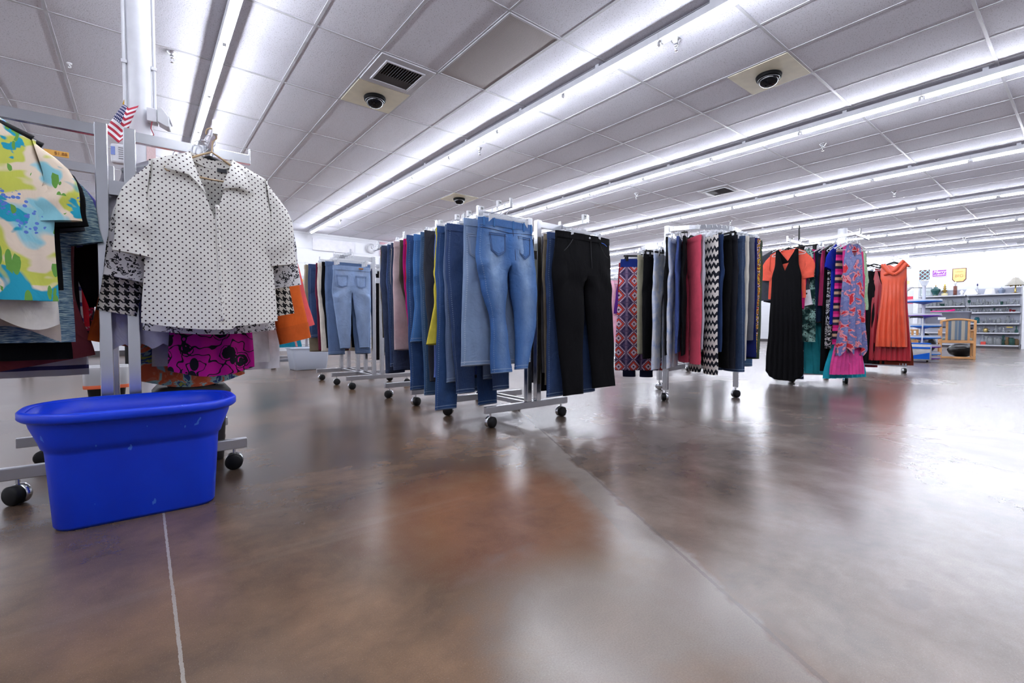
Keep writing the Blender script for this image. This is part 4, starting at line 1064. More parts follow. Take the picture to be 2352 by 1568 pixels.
# ---- left hand bar, floral shirt in front
HAW = print_cloth('tropical_print', 'hawaii', [(240, 222, 200), (206, 210, 92), (106, 160, 72), (146, 208, 220), (40, 158, 184), (98, 130, 210)], 13.0)
fs_ = blouse(HAW, -0.475, 2.385, 'tropical print short-sleeved shirt in yellow, turquoise and green at the frame edge', 'shirt', hk='blackarm', w=0.48, L=0.645, sw=0.192, nw=0.085, sl=0.19, sang=0.16, cuff=0.15, seed=57, arm=0.19, sd=0.075, short='tropical print shirt', t=0.04)
MARL = print_cloth('blue_marl_knit', 'marl', [(54, 78, 100), (108, 140, 156), (176, 196, 190)], 1.0)
LL = [(2.43, K_CREAM, 'cream skirt with folded tiers under the tropical shirt', 'skirt', dict(w=0.44, L=0.72, sl=0, hemw=0.46, sw=0.16, hem=lambda s, fr: 0.03 * math.sin(5 * s + 1)), 'cleararm'),
      (2.455, K_BLACK, 'black tee right behind the tropical shirt', 't-shirt', dict(w=0.46, L=0.60, sw=0.185, sl=0.19, sang=0.22, cuff=0.14, sd=.08), 'blackarm'),
      (2.50, K_BEIGE, 'beige layered skirt with raw edge under the cream skirt', 'skirt', dict(w=0.42, L=0.77, sl=0, hemw=0.47, sw=0.16, hem=lambda s, fr: 0.035 * math.sin(4 * s)), 'cleararm'),
      (2.52, K_CHAR, 'charcoal grey tee beside the teal marl tee', 't-shirt', dict(w=0.48, L=0.58, sw=0.185, sl=0.2, sang=0.2, cuff=.14, sd=.08), 'cleararm'),
      (2.565, MARL, 'long teal marl tee, third garment type from the frame edge', 't-shirt', dict(w=0.50, L=0.80, sw=0.19, sl=0.24, sang=0.26, cuff=0.15, sd=.08), 'cleararm'),
      (2.62, K_BLACK, 'black skirt hanging low behind the marl tee', 'skirt', dict(w=0.44, L=0.87, sl=0, hemw=0.5, sw=0.16), 'cleararm'),
      (2.66, cloth((150, 150, 160)), 'light grey tee with white hem behind the marl tee', 't-shirt', dict(w=0.50, L=0.70, sw=0.19, sl=0.22, sang=0.3, cuff=.14, sd=.08), 'white'),
      (2.70, cloth((118, 52, 58)), 'rust maroon shawl with frayed corners at the rack bottom', 'shawl', dict(w=0.50, L=0.92, sl=0, hemw=0.62, sw=0.2, hem=lambda s, fr: 0.06 * s), 'cleararm'),
      (2.73, cloth((40, 24, 92)), 'violet skirt between grey tee and black top', 'skirt', dict(w=0.46, L=0.80, sl=0, hemw=0.56, sw=0.18), 'cleararm'),
      (2.765, satin((28, 36, 150)), 'shiny royal blue satin blouse by the rack post', 'blouse', dict(w=0.50, L=0.66, sw=0.21, sl=0.24, sang=0.5, cuff=0.15), 'cleararm'),
      (2.81, cloth((26, 18, 26)), 'black top with lace trim beside the rack post', 'top', dict(w=0.52, L=0.74, sw=0.225, sl=0.5, sang=0.26), 'blackarm'),
      (2.86, print_cloth('striped_knit', 'hstripe', [(206, 206, 214), (206, 206, 214), (206, 206, 214), (60, 60, 110)], 0.07), 'white knit with dark blue stripes along the low hem', 'sweater', dict(w=0.52, L=0.955, sl=0.3, sang=0.3, sw=0.2, hemw=0.54), 'white'),
      (3.10, K_NAVY, 'navy top on the rear arm of the blouse rack', 'top', dict(w=0.5, L=0.7, sw=0.22, sl=0.3, sang=0.4), 'blackarm'),
      (3.20, K_RED, 'red top on the rear arm of the blouse rack', 'top', dict(w=0.54, L=0.74, sw=0.24, sl=0.3, sang=0.4), 'cleararm'),
      (3.32, print_cloth('pink_floral', 'blotch', [(40, 24, 34), (40, 24, 34), (196, 50, 90), (220, 220, 224)], 22.0), 'dark blouse with pink flowers on the rear arm', 'blouse', dict(w=0.54, L=0.8, sw=0.24, sl=0.5, sang=0.3), 'white')]
for i, (Y, m, lab, cat, kw, hk) in enumerate(LL):
    blouse(m, -0.47 + 0.012 * math.sin(i * 1.9), Y, lab, cat, hk=hk, name={'t-shirt': 't_shirt', 'top': 'pullover'}.get(cat), seed=71 + i, yaw=0.03 * math.sin(i * 2.2), short=lab, **kw)
tk = MB().box((-0.295, 3.05, 1.50), (0.085, 0.003, 0.026), 0.0).build('price_card', plain('orange_card', (236, 178, 84), 0.7)) 
text('$1.88', 0.02, plain('tag_print', (150, 96, 40), 0.7), tk, (-0.28, 3.0475, 1.50), (PI / 2, 0, 0), 'price_lettering')
tag(tk, 'orange price card on the rear rail above the tropical shirt', 'price tag')
# ================================================================== round rack
CX, CY, CR = 4.32, 2.61, 0.47
rr = empty('round_rack', (CX, CY, 0), 0, 'chrome three-legged round clothes rack with stepped rails', 'clothes rack')
LEGA = [R_(189.8), R_(305.5), R_(66)]
RAILZ = [1.60, 1.54, 1.47]
for i, a in enumerate(LEGA):
    px, py = CR * math.cos(a), CR * math.sin(a)
    hgt = max(RAILZ[i], RAILZ[i - 1]) + 0.035
    MB().box((px, py, (0.105 + hgt) / 2), (0.045, 0.045, hgt - 0.105), a).build('leg', CHROME, rr, bevel=0.003)
    caster(rr, px, py, a + 0.6)
    MB().box((px * 0.5, py * 0.5, 0.30), (CR - 0.05, 0.026, 0.05), a).build('brace', STEEL, rr, bevel=0.002)
    a1 = LEGA[(i + 1) % 3]; d = (a1 - a) % (2 * PI)
    m = MB(); n = 20; vs = []
    for k in range(n + 1):
        an = a + d * k / n
        for (r_, z_) in ((CR - 0.011, -0.02), (CR + 0.011, -0.02), (CR + 0.011, 0.02), (CR - 0.011, 0.02)):
            vs.append((r_ * math.cos(an), r_ * math.sin(an), RAILZ[i] + z_))
    fs = [(k * 4 + j, k * 4 + (j + 1) % 4, k * 4 + 4 + (j + 1) % 4, k * 4 + 4 + j) for k in range(n) for j in range(4)]
    m.add(vs, fs, False); m.build('rail', CHROME, rr)
def rail_z(a):
    a = a % (2 * PI)
    for i in range(3):
        if ((a - LEGA[i]) % (2 * PI)) < ((LEGA[(i + 1) % 3] - LEGA[i]) % (2 * PI)): return RAILZ[i] + 0.02
    return 1.5
G4 = 'trousers around the round rack'
MOSAIC = print_cloth('mosaic_print', 'tile', [(214, 62, 36), (78, 62, 96), (206, 176, 190), (34, 28, 66), (142, 120, 150)], 0.150)
TIE = print_cloth('tie_dye', 'tiedye', [(176, 194, 230), (222, 226, 238), (232, 228, 232)], 9.0)
ZIG = print_cloth('zigzag_print', 'zigzag', [(226, 220, 214), (24, 26, 36)], 0.048)
MULTI = print_cloth('bright_print', 'blotch', [(224, 150, 40), (150, 40, 40), (236, 190, 60), (60, 40, 60), (226, 196, 200), (196, 70, 40)], 30.0)
CORD = cloth((92, 94, 104)); COR = cloth((206, 76, 98), 0.8)
STRP = print_cloth('ticking_stripe', 'stripe', [(232, 232, 236), (50, 56, 76)], 0.016)
RL = [(122, cloth((120, 20, 40)), .40, .62, 'maroon trousers on silver clips behind the mosaic print pair', dict(hemw=.16), 'clear', 0),
      (131, K_NAVY, .36, .18, 'navy and black trousers with hems lowest under the mosaic print', dict(hemw=.13, hem_c=(-.08, .09)), 'wire', 0),
      (112, K_BLACK, .42, .50, 'black trousers at the outer side of the mosaic print pair', dict(hemw=.16), 'black', 0),
      (147, MOSAIC, .41, .26, 'wide palazzo trousers in orange and purple mosaic print with blue waistband', dict(hemw=.262, hip=.46, knee=.255, rise=.36, hem_c=(-.128, .128), t=.035), 'black', -.10),
      (171, cloth((176, 172, 148)), .40, .44, 'khaki green trousers beside the mosaic print pair', dict(hemw=.16), 'clear', 0),
      (178, K_BLACK, .42, .40, 'straight black trousers between khaki and tie-dyed pairs', dict(hemw=.19), 'black', 0),
      (184, TIE, .36, .30, 'pale blue and white tie-dyed crinkled trousers', dict(hemw=.17, hem_c=(-.12, .1)), 'wire', .1),
      (191, K_BLACK, .40, .44, 'black jogger trousers with cuffed ankles', dict(hemw=.12, hem_c=(-.13, .1)), 'wire', .32),
      (197, TIE, .36, .32, 'pale tie-dyed crinkled trousers in the shade behind black joggers', dict(hemw=.15), 'clear', 0),
      (203, cloth((62, 78, 134)), .36, .46, 'cobalt blue cropped chino trousers', dict(hemw=.15), 'clear', .08),
      (209, K_BLACK, .36, .44, 'black trousers between cobalt chinos and coral capris', dict(hemw=.15), 'black', 0),
      (215, COR, .40, .37, 'coral pink capri trousers with notched hems', dict(hemw=.20, knee=.21, hem_c=(-.12, .12), rise=.3), 'blackarm', .36),
      (222, cloth((188, 188, 198)), .38, .50, 'pale grey trousers next to the coral capris', dict(hemw=.16), 'clear', .1),
      (230, ZIG, .40, .28, 'black and white zigzag print wide trousers', dict(hemw=.22, knee=.2, hem_c=(-.12, .14)), 'clear', .18),
      (237, cloth((34, 52, 88)), .40, .48, 'navy trousers half hidden by the zigzag print pair', dict(hemw=.18), 'clear', 0),
      (242, K_BLACK, .40, .34, 'plain black trousers right of the zigzag print', dict(hemw=.18, hem_c=(-.1, .13)), 'blackarm', .1),
      (248, cloth((30, 31, 38)), .40, .33, 'soft black trousers, second after the zigzag print', dict(hemw=.18), 'black', .05),
      (255, denim((20, 44, 78), .12, (50, 80, 120)), .40, .30, 'navy trousers with embroidered flowers at the hem', dict(hemw=.22), 'clear', .1),
      (261, K_CREAM, .40, .40, 'cream trousers behind the embroidered navy pair', dict(hemw=.17), 'clear', 0),
      (267, CORD, .40, .58, 'grey corduroy cropped trousers at the outer rail', dict(hemw=.20), 'clear', .1),
      (273, cloth((22, 30, 84)), .40, .42, 'dark ultramarine trousers under the grey corduroys', dict(hemw=.2), 'clear', 0),
      (280, MULTI, .40, .46, 'trousers in orange, yellow and black blot print', dict(hemw=.17), 'clear', 0),
      (288, cloth((70, 82, 66)), .40, .40, 'olive green trousers at the outer edge of the round rack', dict(hemw=.18), 'clear', 0),
      (296, K_BLACK, .40, .48, 'black trousers behind the olive pair', dict(hemw=.18), 'black', 0),
      (320, denim((60, 96, 136), .2), .40, .30, 'mid-blue jeans on the far side of the round rack', dict(hemw=.18), 'clear', 0),
      (345, K_BLACK, .40, .36, 'black trousers on the far side of the round rack', dict(hemw=.18), 'clear', 0),
      (15, K_KHAKI, .40, .36, 'khaki trousers on the far side of the round rack', dict(hemw=.18), 'clear', 0),
      (45, K_NAVY, .40, .34, 'navy trousers on the far side of the round rack', dict(hemw=.18), 'clear', 0)]
for i, (deg, m, w, zh, lab, kw, hk, yj) in enumerate(RL):
    a = R_(deg); x, y = CX + CR * math.cos(a), CY + CR * math.sin(a); zb = rail_z(a)
    yaw_ = a - PI if 90 < deg < 270 else a
    if deg >= 270: yaw_ = a - 2 * PI
    o = hanging_pants(m, x, y, zb, w, zh, lab, G4, hk, lab, 'trousers', 'trousers', None, yaw_ + yj, dz=0.125, seed=101 + i, amp=0.009, **dict(dict(t=0.024), **kw, **({'bandmat': cloth((22, 40, 110)), 'band_h': 0.075} if m is MOSAIC else {})))
    if deg == 255:
        e = MB()
        rnd = random.Random(4)
        for s in (-1, 1):
            for q in range(9):
                fx = s * 0.11 + rnd.uniform(-0.07, 0.07); fz = zh - (zb - 0.125) + rnd.uniform(0.04, 0.12)
                e.lathe([(0, 0), (0.006, 0), (0.005, 0.002), (0, 0.003)], 8, (fx, -0.021, fz), Matrix.Rotation(PI / 2, 3, 'X'))
        e.build('embroidery', print_cloth('embroidery_thread', 'blotch', [(220, 60, 50), (230, 180, 50), (60, 150, 90), (60, 110, 210)], 60.0), o)
# stray rack behind, its base shows under the round rack
r = t_rack('chrome rack base showing beneath the round rack', 6.95, 4.0, [0, 0.5], (-0.04, 0.05), 1.35, (-0.48, -0.40), (0.48, 0.40), (-0.32, 0.5), (-0.25, 0.42))
G5 = 'clothes on the racks in the background'
for i, (Y, x, m, lab) in enumerate([(3.8, 6.55, K_BLACK, 'black skirt behind the round rack legs'), (3.9, 6.55, K_CHAR, 'charcoal skirt behind the round rack'), (4.1, 6.57, K_BEIGE, 'beige patterned skirt behind the round rack'), (3.85, 7.35, K_NAVY, 'navy skirt behind the round rack'), (4.2, 7.35, K_BLACK, 'second black skirt behind the round rack')]):
    o = bag_obj('skirt', m, [(0, .19), (-.2, .22), (-.9, .27)], 0.94, 'straight', 0.15, 0.0, 0.0, None, 0.0, seed=131 + i, folds=5, amp=0.014, C=18, Rn=14)
    place(o, x, Y, 1.26, 0, lab, 'skirt', G5); hang('clear', x, Y, 1.377, 0, lab, 'hangers: ' + G5)
# rack seen between black jeans and mosaic trousers
t_rack('chrome rack with pink robe seen past the black jeans', 7.9, 6.1, [0, 0.5], (-0.04, 0.05), 1.72, (-0.55, -0.46), (0.48, 0.40), (-0.42, 0.42), (-0.35, 0.35), 0.6)
def dress(mat, x, y, zt, yaw, zhem, label, prof, hk='white', zl=None, cat='dress', name='dress', grp=None, short=None, **kw):
    L = zt - zhem
    o = bag_obj(name, mat, [(z * L, w) for z, w in prof], L, **kw)
    place(o, x, y, zt, yaw, label, cat, grp)
    if hk: hang(hk, x, y, zl if zl else zt + 0.11, yaw, short or label, 'hangers: ' + grp)
    return o
ROBE = cloth((226, 170, 190))
ro = shirt_obj('robe', ROBE, w=0.42, L=1.25, sw=0.2, nw=0.07, neck='v', fd=0.3, sl=0.5, sang=0.16, cuff=0.17, seed=141, hemw=0.5); place(ro, 7.40, 6.0, 1.63, -0.5, 'pale pink robe seen between black jeans and mosaic trousers', 'robe', G5); hang('white', 7.40, 6.0, 1.747, -0.5, 'pale pink robe', 'hangers: ' + G5)
dress(cloth((64, 22, 96)), 7.44, 5.88, 1.52, -0.5, 0.95, 'purple strappy camisole over the pale pink robe', [(0, .1), (-.3, .13), (-1, .17)], zl=1.747, cat='camisole', name='camisole', grp=G5, neck='v', nw=0.09, fd=0.14, bd=0.1, sd=0.0, hk=None, seed=142, C=16, Rn=12)
dress(K_BLACK, 7.38, 6.14, 1.6, -0.4, 0.42, 'black slip dress behind the pink robe', [(0, .13), (-.2, .17), (-1, .22)], zl=1.747, grp=G5, neck='round', nw=0.08, fd=0.1, seed=143, C=16, Rn=14)
o = pants_obj('trousers', STRP, w=0.3, L=1.2, hemw=0.16, seed=144, t=0.03); place(o, 6.35, 4.86, 1.40, -0.3, 'white and navy striped trousers behind the mosaic print pair', 'trousers', G5); hang('clear', 6.35, 4.86, 1.515, -0.3, 'striped trousers', 'hangers: ' + G5)
pr = empty('garment_rack', (6.6, 5.0, 0), -0.3, 'plain chrome rack holding the striped trousers', 'clothes rack', 'four-arm clothes racks')
MB().box((-0.05, 0, 1.49), (0.9, 0.018, 0.03)).build('hang_bar', CHROME, pr); MB().box((0.35, 0, 0.82), (0.04, 0.04, 1.36)).build('post', CHROME, pr); MB().box((0.3, 0, 0.122), (0.6, 0.032, 0.048)).build('foot_bar', STEEL, pr); MB().box((0.35, 0, 0.122), (0.032, 0.6, 0.048)).build('foot_bar', STEEL, pr)
for a, b in ((0.03, 0), (0.57, 0), (0.35, 0.27), (0.35, -0.27)): caster(pr, a, b, 0.4)

# ================================================================== dress rack
dr = empty('dress_rack', (6.62, 2.18, 0), 0, 'tall chrome rack of dresses with two crossed rails', 'clothes rack')
fa = math.atan2(-0.45, 0.37)
for (ox, oy) in ((0.0, 0.0), (0.42, 0.34)):
    MB().box((ox, oy, 0.122), (0.66, 0.03, 0.048), fa).build('foot_bar', STEEL, dr, bevel=0.003)
    for s in (-1, 1): caster(dr, ox + s * 0.3 * math.cos(fa), oy + s * 0.3 * math.sin(fa), 0.3 * s)
    MB().box((ox, oy, 0.95), (0.042, 0.042, 1.6)).build('post', CHROME, dr, bevel=0.003)
MB().box((0.21, 0.17, 0.13), (0.5, 0.03, 0.03), math.atan2(0.34, 0.42)).build('base_rail', STEEL, dr)
lipbar(MB(), (0.02, 0.17, 1.735), (-0.56, 0.17, 1.735), 0.018, 0.03).build('hang_bar', CHROME, dr)
lipbar(MB(), (-0.14, 0.08, 1.745), (-0.36, -0.50, 1.745), 0.018, 0.03).build('hang_bar', CHROME, dr)
lipbar(MB(), (-0.32, -0.44, 1.745), (0.16, -0.44, 1.745), 0.018, 0.03).build('hang_bar', CHROME, dr)
lipbar(MB(), (0.0, 0.0, 1.725), (-0.17, 0.0, 1.725), 0.024, 0.03, 0).build('arm', CHROME, dr)
lipbar(MB(), (0.0, 0.0, 1.72), (0.0, 0.18, 1.72), 0.024, 0.03, 0).build('arm', CHROME, dr)
MB().box((-0.02, 0.24, 1.82), (0.016, 0.016, 0.34)).build('sign_post', BLACKP, dr)
G6 = 'dresses on the tall dress rack'; ZD = 1.752
HALF = -PI / 2
tee = shirt_obj('t_shirt', cloth((232, 96, 76), 0.7), w=0.42, L=0.6, sw=0.2, nw=0.08, neck='round', fd=0.06, sl=0.2, sang=0.12, cuff=0.15, seed=151, arm=0.24, t=0.03)
place(tee, 6.115, 2.365, 1.64, HALF, 'orange-red tee on a white hanger under the black maxi dress', 't-shirt', G6)
hang('white', 6.105, 2.352, ZD, HALF, 'orange-red tee and black maxi dress', 'hangers: ' + G6)
mx = dress(K_BLACK, 6.06, 2.352, 1.625, HALF, 0.055, 'long black sleeveless maxi dress with V neck, front of the dress rack', [(0, .125), (-.1, .13), (-.22, .165), (-.6, .185), (-.85, .21), (-1, .215)], hk=None, grp=G6, neck='v', nw=0.095, fd=0.26, bd=0.14, sd=0.01, seed=152, folds=7, amp=0.012, C=36, Rn=40, hem=lambda s, fr: 0.10 * (abs(s) ** 3), t=0.04)
GA = [('shirt', cloth((62, 64, 72)), 6.18, 2.49, 'dark grey and white long-sleeved top at the outer side of the maxi dress', 'top', dict(w=.44, L=.62, sw=.2, sl=.56, sang=.22, cuff=.13, cuffmat=K_WHITE, cuffh=.18), 'white'),
      ('dress', print_cloth('snake_print', 'scales', [(14, 50, 48), (150, 190, 180), (12, 16, 22)], 44.0), 6.24, 2.27, 'green and black snake print dress right behind the black maxi dress', 'dress', dict(zh=.52, prof=[(0, .14), (-.15, .14), (-.25, .16), (-1, .18)], neck='round', seed=154), 'black'),
      ('dress', print_cloth('navy_batik', 'blotch', [(20, 26, 48), (20, 26, 48), (26, 34, 60), (170, 180, 210)], 26.0), 6.29, 2.42, 'long navy dress with white batik marks behind the maxi dress', 'dress', dict(zh=.06, prof=[(0, .13), (-.2, .16), (-1, .2)], neck='v', seed=155), 'black'),
      ('shirt', cloth((48, 46, 52)), 6.34, 2.33, 'charcoal cardigan beside the leopard print dress', 'cardigan', dict(w=.48, L=.9, sw=.22, sl=.5, sang=.24, cuff=.13), 'blackarm'),
      ('dress', print_cloth('brown_leopard', 'leopard', [(150, 96, 52), (30, 22, 20), (96, 60, 36)], 34.0), 6.40, 2.30, 'brown leopard print dress in the middle of the dress rack', 'dress', dict(zh=.75, prof=[(0, .17), (-.2, .19), (-1, .24)], neck='round', seed=157), 'cleararm')]
for i, (kind, m, x, y, lab, cat, kw, hk) in enumerate(GA):
    if kind == 'shirt': blouse(m, x, y, lab, cat, hk=hk, yaw=HALF, name={'top': 'pullover'}.get(cat), grp=G6, zl=ZD, short=lab, seed=160 + i, **kw)
    else:
        zh = kw.pop('zh'); prof = kw.pop('prof'); dress(m, x, y, 1.64, HALF, zh, lab, prof, hk, ZD, grp=G6, folds=5, amp=0.014, **kw)
YW = -0.62
QX = 6.43
PURP = print_cloth('blue_red_floral', 'blotch', [(122, 128, 176), (140, 146, 190), (122, 128, 176), (112, 118, 170), (226, 150, 160), (204, 50, 62), (204, 50, 62)], 9.0)
GB = [(2.125, 'shirt', cloth((214, 34, 120)), 'magenta satin blouse with white sleeve in the dress rack middle', 'blouse', dict(w=.44, L=.66, sw=.2, sl=.6, sang=.25, cuff=.12), 'white'),
      (2.085, 'dress', cloth((24, 42, 70)), 'short navy flared dress beside the magenta blouse', 'dress', dict(zh=.76, prof=[(0, .13), (-.3, .13), (-1, .22)], neck='round', seed=171), 'cleararm'),
      (2.045, 'dress', cloth((206, 64, 120)), 'pink sleeveless dress with open armholes', 'dress', dict(zh=.95, prof=[(0, .12), (-.3, .14), (-1, .16)], neck='round', seed=172), 'white'),
      (2.01, 'dress', K_BLACK, 'long plain black dress beside the pink sleeveless one', 'dress', dict(zh=.18, prof=[(0, .14), (-.2, .15), (-1, .17)], neck='round', seed=173), 'blackarm'),
      (1.97, 'dress', print_cloth('mono_speckle', 'blotch', [(24, 24, 28), (230, 228, 230), (24, 24, 28), (24, 24, 28)], 40.0), 'black dress with white speckle print', 'dress', dict(zh=.45, prof=[(0, .14), (-.2, .15), (-1, .16)], neck='round', seed=174), 'white'),
      (1.935, 'shirt', cloth((14, 34, 150), .7), 'royal blue knee-length dress with ruffled short sleeve', 'dress', dict(w=.31, L=.93, sw=.16, sl=.15, sang=.3, cuff=.15), 'white'),
      (1.90, 'dress', print_cloth('magenta_stripes', 'hstripe', [(190, 24, 110), (40, 30, 60), (196, 160, 130), (30, 26, 50), (220, 60, 140)], 0.16), 'magenta and navy banded dress between royal blue and blue floral', 'dress', dict(zh=.5, prof=[(0, .15), (-.2, .16), (-1, .17)], neck='round', seed=176), 'cleararm'),
      (1.875, 'dress', cloth((240, 84, 164)), 'hot pink pleated dress, hem under the blue floral one', 'dress', dict(zh=.155, prof=[(0, .10), (-.3, .10), (-.65, .14), (-1, .23)], neck='round', seed=177, folds=9, amp=.022), 'white'),
      (1.845, 'dress', PURP, 'blue and red floral sleeveless dress with pointed handkerchief hem', 'dress', dict(zh=.36, prof=[(0, .10), (-.2, .13), (-.6, .165), (-1, .22)], neck='v', nw=.07, fd=.16, seed=178, hem=lambda s, fr: 0.11 * abs(math.sin(s * 4.2)), folds=4, amp=.02, C=34, Rn=34), 'white'),
      (1.80, 'dress', cloth((40, 168, 190)), 'turquoise maxi dress with hem near the casters', 'dress', dict(zh=.10, prof=[(0, .12), (-.3, .14), (-.7, .2), (-1, .34)], neck='round', seed=179, folds=8, amp=.02), 'cleararm'),
      (1.77, 'dress', cloth((214, 40, 110)), 'raspberry pink tiered ruffle dress', 'dress', dict(zh=.58, prof=[(0, .14), (-.3, .16), (-.32, .19), (-.6, .17), (-.62, .2), (-1, .2)], neck='round', seed=180), 'white'),
      (1.74, 'shirt', print_cloth('mint_print', 'blotch', [(176, 206, 160), (176, 206, 160), (150, 190, 150), (206, 222, 196)], 40.0), 'pale mint green patterned cardigan with long sleeves', 'cardigan', dict(w=.38, L=.85, sw=.185, sl=.60, sang=.08, cuff=.11), 'cleararm'),
      (1.71, 'dress', print_cloth('lilac_print', 'blotch', [(206, 204, 226), (224, 224, 234), (180, 170, 204)], 30.0), 'pale lilac summer dress with ragged hem', 'dress', dict(zh=.45, prof=[(0, .17), (-.2, .2), (-1, .25)], neck='round', seed=182), 'white'),
      (1.68, 'shirt', print_cloth('grey_rose', 'blotch', [(196, 186, 190), (176, 160, 168), (216, 208, 210), (150, 120, 130)], 24.0), 'grey and rose flowered blouse at the rail end', 'blouse', dict(w=.44, L=.6, sw=.22, sl=.3, sang=.4, cuff=.15), 'blackarm')]
GPOS = {'magenta satin': (6.45, 2.14, -.2), 'short navy': (6.44, 2.09, -.25), 'pink sleeveless': (6.42, 2.04, -.2), 'long plain': (6.405, 1.99, -.2), 'black dress': (6.385, 1.945, -.2), 'royal blue': (6.36, 1.89, -.3),
        'magenta and': (6.34, 1.84, -.3), 'hot pink': (6.35, 1.80, -.45), 'blue and': (6.31, 1.755, -.45), 'turquoise maxi': (6.50, 1.86, -.35), 'raspberry pink': (6.50, 1.77, -.15), 'pale mint': (6.60, 1.775, -.05), 'pale lilac': (6.60, 1.80, -.05), 'grey and': (6.63, 1.815, -.05)}
for i, (Y, kind, m, lab, cat, kw, hk) in enumerate(GB):
    gx, gy, yw = GPOS[' '.join(lab.split()[:2])]
    if kind == 'shirt': blouse(m, gx, gy, lab, cat, hk=hk, yaw=yw, grp=G6, zl=1.76, short=lab, seed=190 + i, **kw)
    else:
        kw = dict(kw); zh = kw.pop('zh'); prof = kw.pop('prof'); kw.setdefault('folds', 5); kw.setdefault('amp', 0.014)
        dress(m, gx, gy, 1.645, yw, zh, lab, prof, hk, 1.76, grp=G6, **kw)
dress(cloth((60, 176, 190)), 6.52, 2.31, 1.6, HALF, 0.12, 'pale turquoise long skirt hem behind the black maxi dress', [(0, .14), (-.3, .18), (-1, .3)], 'clear', ZD, 'skirt', 'skirt', G6, neck='straight', nw=0.1, fd=0.0, bd=0, sd=0, seed=195, folds=7, amp=.02)
dress(cloth((14, 116, 132)), 6.56, 2.2, 1.6, HALF, 0.12, 'deep teal long skirt hem beside the rack post', [(0, .14), (-.3, .18), (-1, .28)], 'clear', ZD, 'skirt', 'skirt', G6, neck='straight', nw=0.1, fd=0.0, bd=0, sd=0, seed=196, folds=7, amp=.02)

# ================================================================== gown rack
gr_ = empty('dress_rack', (9.05, 2.1, 0), 0, 'chrome rack with the orange satin gown', 'clothes rack')
lipbar(MB(), (0, 0.42, 1.755), (0, -0.28, 1.755), 0.018, 0.03).build('hang_bar', CHROME, gr_)
MB().box((0.0, 0.36, 0.95), (0.042, 0.042, 1.6)).build('post', CHROME, gr_)
MB().box((0.0, 0.1, 0.122), (0.04, 0.8, 0.048)).build('foot_bar', STEEL, gr_)
MB().box((0.0, 0.36, 0.122), (0.7, 0.04, 0.048)).build('foot_bar', STEEL, gr_)
for a, b in ((0, -0.26), (0, 0.46), (-0.3, 0.36), (0.3, 0.36)): caster(gr_, a, b, 0.5)
G7 = 'gowns on the far dress rack'
SAT = satin((226, 84, 48)); SATR = satin((176, 20, 40))
dress(SAT, 8.90, 1.96, 1.655, -1.25, 0.40, 'orange satin gown with knotted bodice, outermost on the far dress rack', [(0, .15), (-.16, .155), (-.24, .135), (-1, .19)], 'blackarm', 1.77, grp=G7, neck='heart', nw=0.13, fd=0.05, bd=0.08, sd=0.0, seed=201, folds=6, amp=.022, C=30, Rn=30, t=.05)
kn = MB()
for s in (-1, 1):
    kn.tube([(s * 0.13, -0.05, -0.02), (s * 0.07, -0.075, -0.12), (0.0, -0.08, -0.17)], 0.034, 10, True, 0.022)
kn.tube([(-0.12, -0.05, -0.16), (0, -0.085, -0.11), (0.10, -0.05, 0.03), (0.16, -0.04, -0.06)], 0.026, 10)
ks = [o for o in COL.objects if o.get('label', '').startswith('orange satin gown')][0]
kn.build('bodice_knot', SAT, ks)
dress(SATR, 8.97, 1.95, 1.6, -1.25, 0.19, 'bright red long gown under the orange satin one', [(0, .13), (-.2, .14), (-1, .21)], 'white', 1.77, grp=G7, neck='v', nw=0.1, fd=0.2, sd=0.0, seed=202, folds=7, amp=.02)
dress(cloth((110, 44, 30)), 9.02, 1.97, 1.55, -1.25, 0.12, 'rust brown gown with ruffled hem, lowest behind the red one', [(0, .13), (-.4, .15), (-1, .25)], 'blackarm', 1.77, grp=G7, neck='round', nw=0.1, fd=0.1, sd=0.0, seed=203, folds=14, amp=.03)
dress(satin((150, 16, 36)), 8.96, 2.10, 1.6, -1.2, 0.18, 'dark red halter gown between orange and black gowns', [(0, .10), (-.2, .13), (-1, .2)], 'white', 1.77, grp=G7, neck='v', nw=0.08, fd=0.3, sd=0.0, seed=204, folds=5, amp=.014)
dress(K_BLACK, 8.93, 2.21, 1.58, -1.2, 0.13, 'black sleeveless gown with gathered waist on the far rack', [(0, .07), (-.2, .12), (-.24, .11), (-1, .18)], 'blackarm', 1.77, grp=G7, neck='v', nw=0.05, fd=0.16, sd=0.0, seed=205, folds=5, amp=.016)
dress(satin((20, 110, 160)), 8.98, 2.30, 1.6, -1.2, 0.12, 'shiny peacock blue gown with long strands', [(0, .07), (-.3, .09), (-1, .15)], 'blackarm', 1.77, grp=G7, neck='v', nw=0.05, fd=0.2, sd=0.0, seed=206, folds=6, amp=.014)
dress(cloth((130, 28, 48)), 9.05, 2.36, 1.6, -1.2, 0.06, 'maroon gown behind the peacock blue one', [(0, .12), (-.2, .15), (-1, .2)], 'cleararm', 1.77, grp=G7, neck='round', nw=0.08, fd=0.1, seed=207, folds=5, amp=.014)

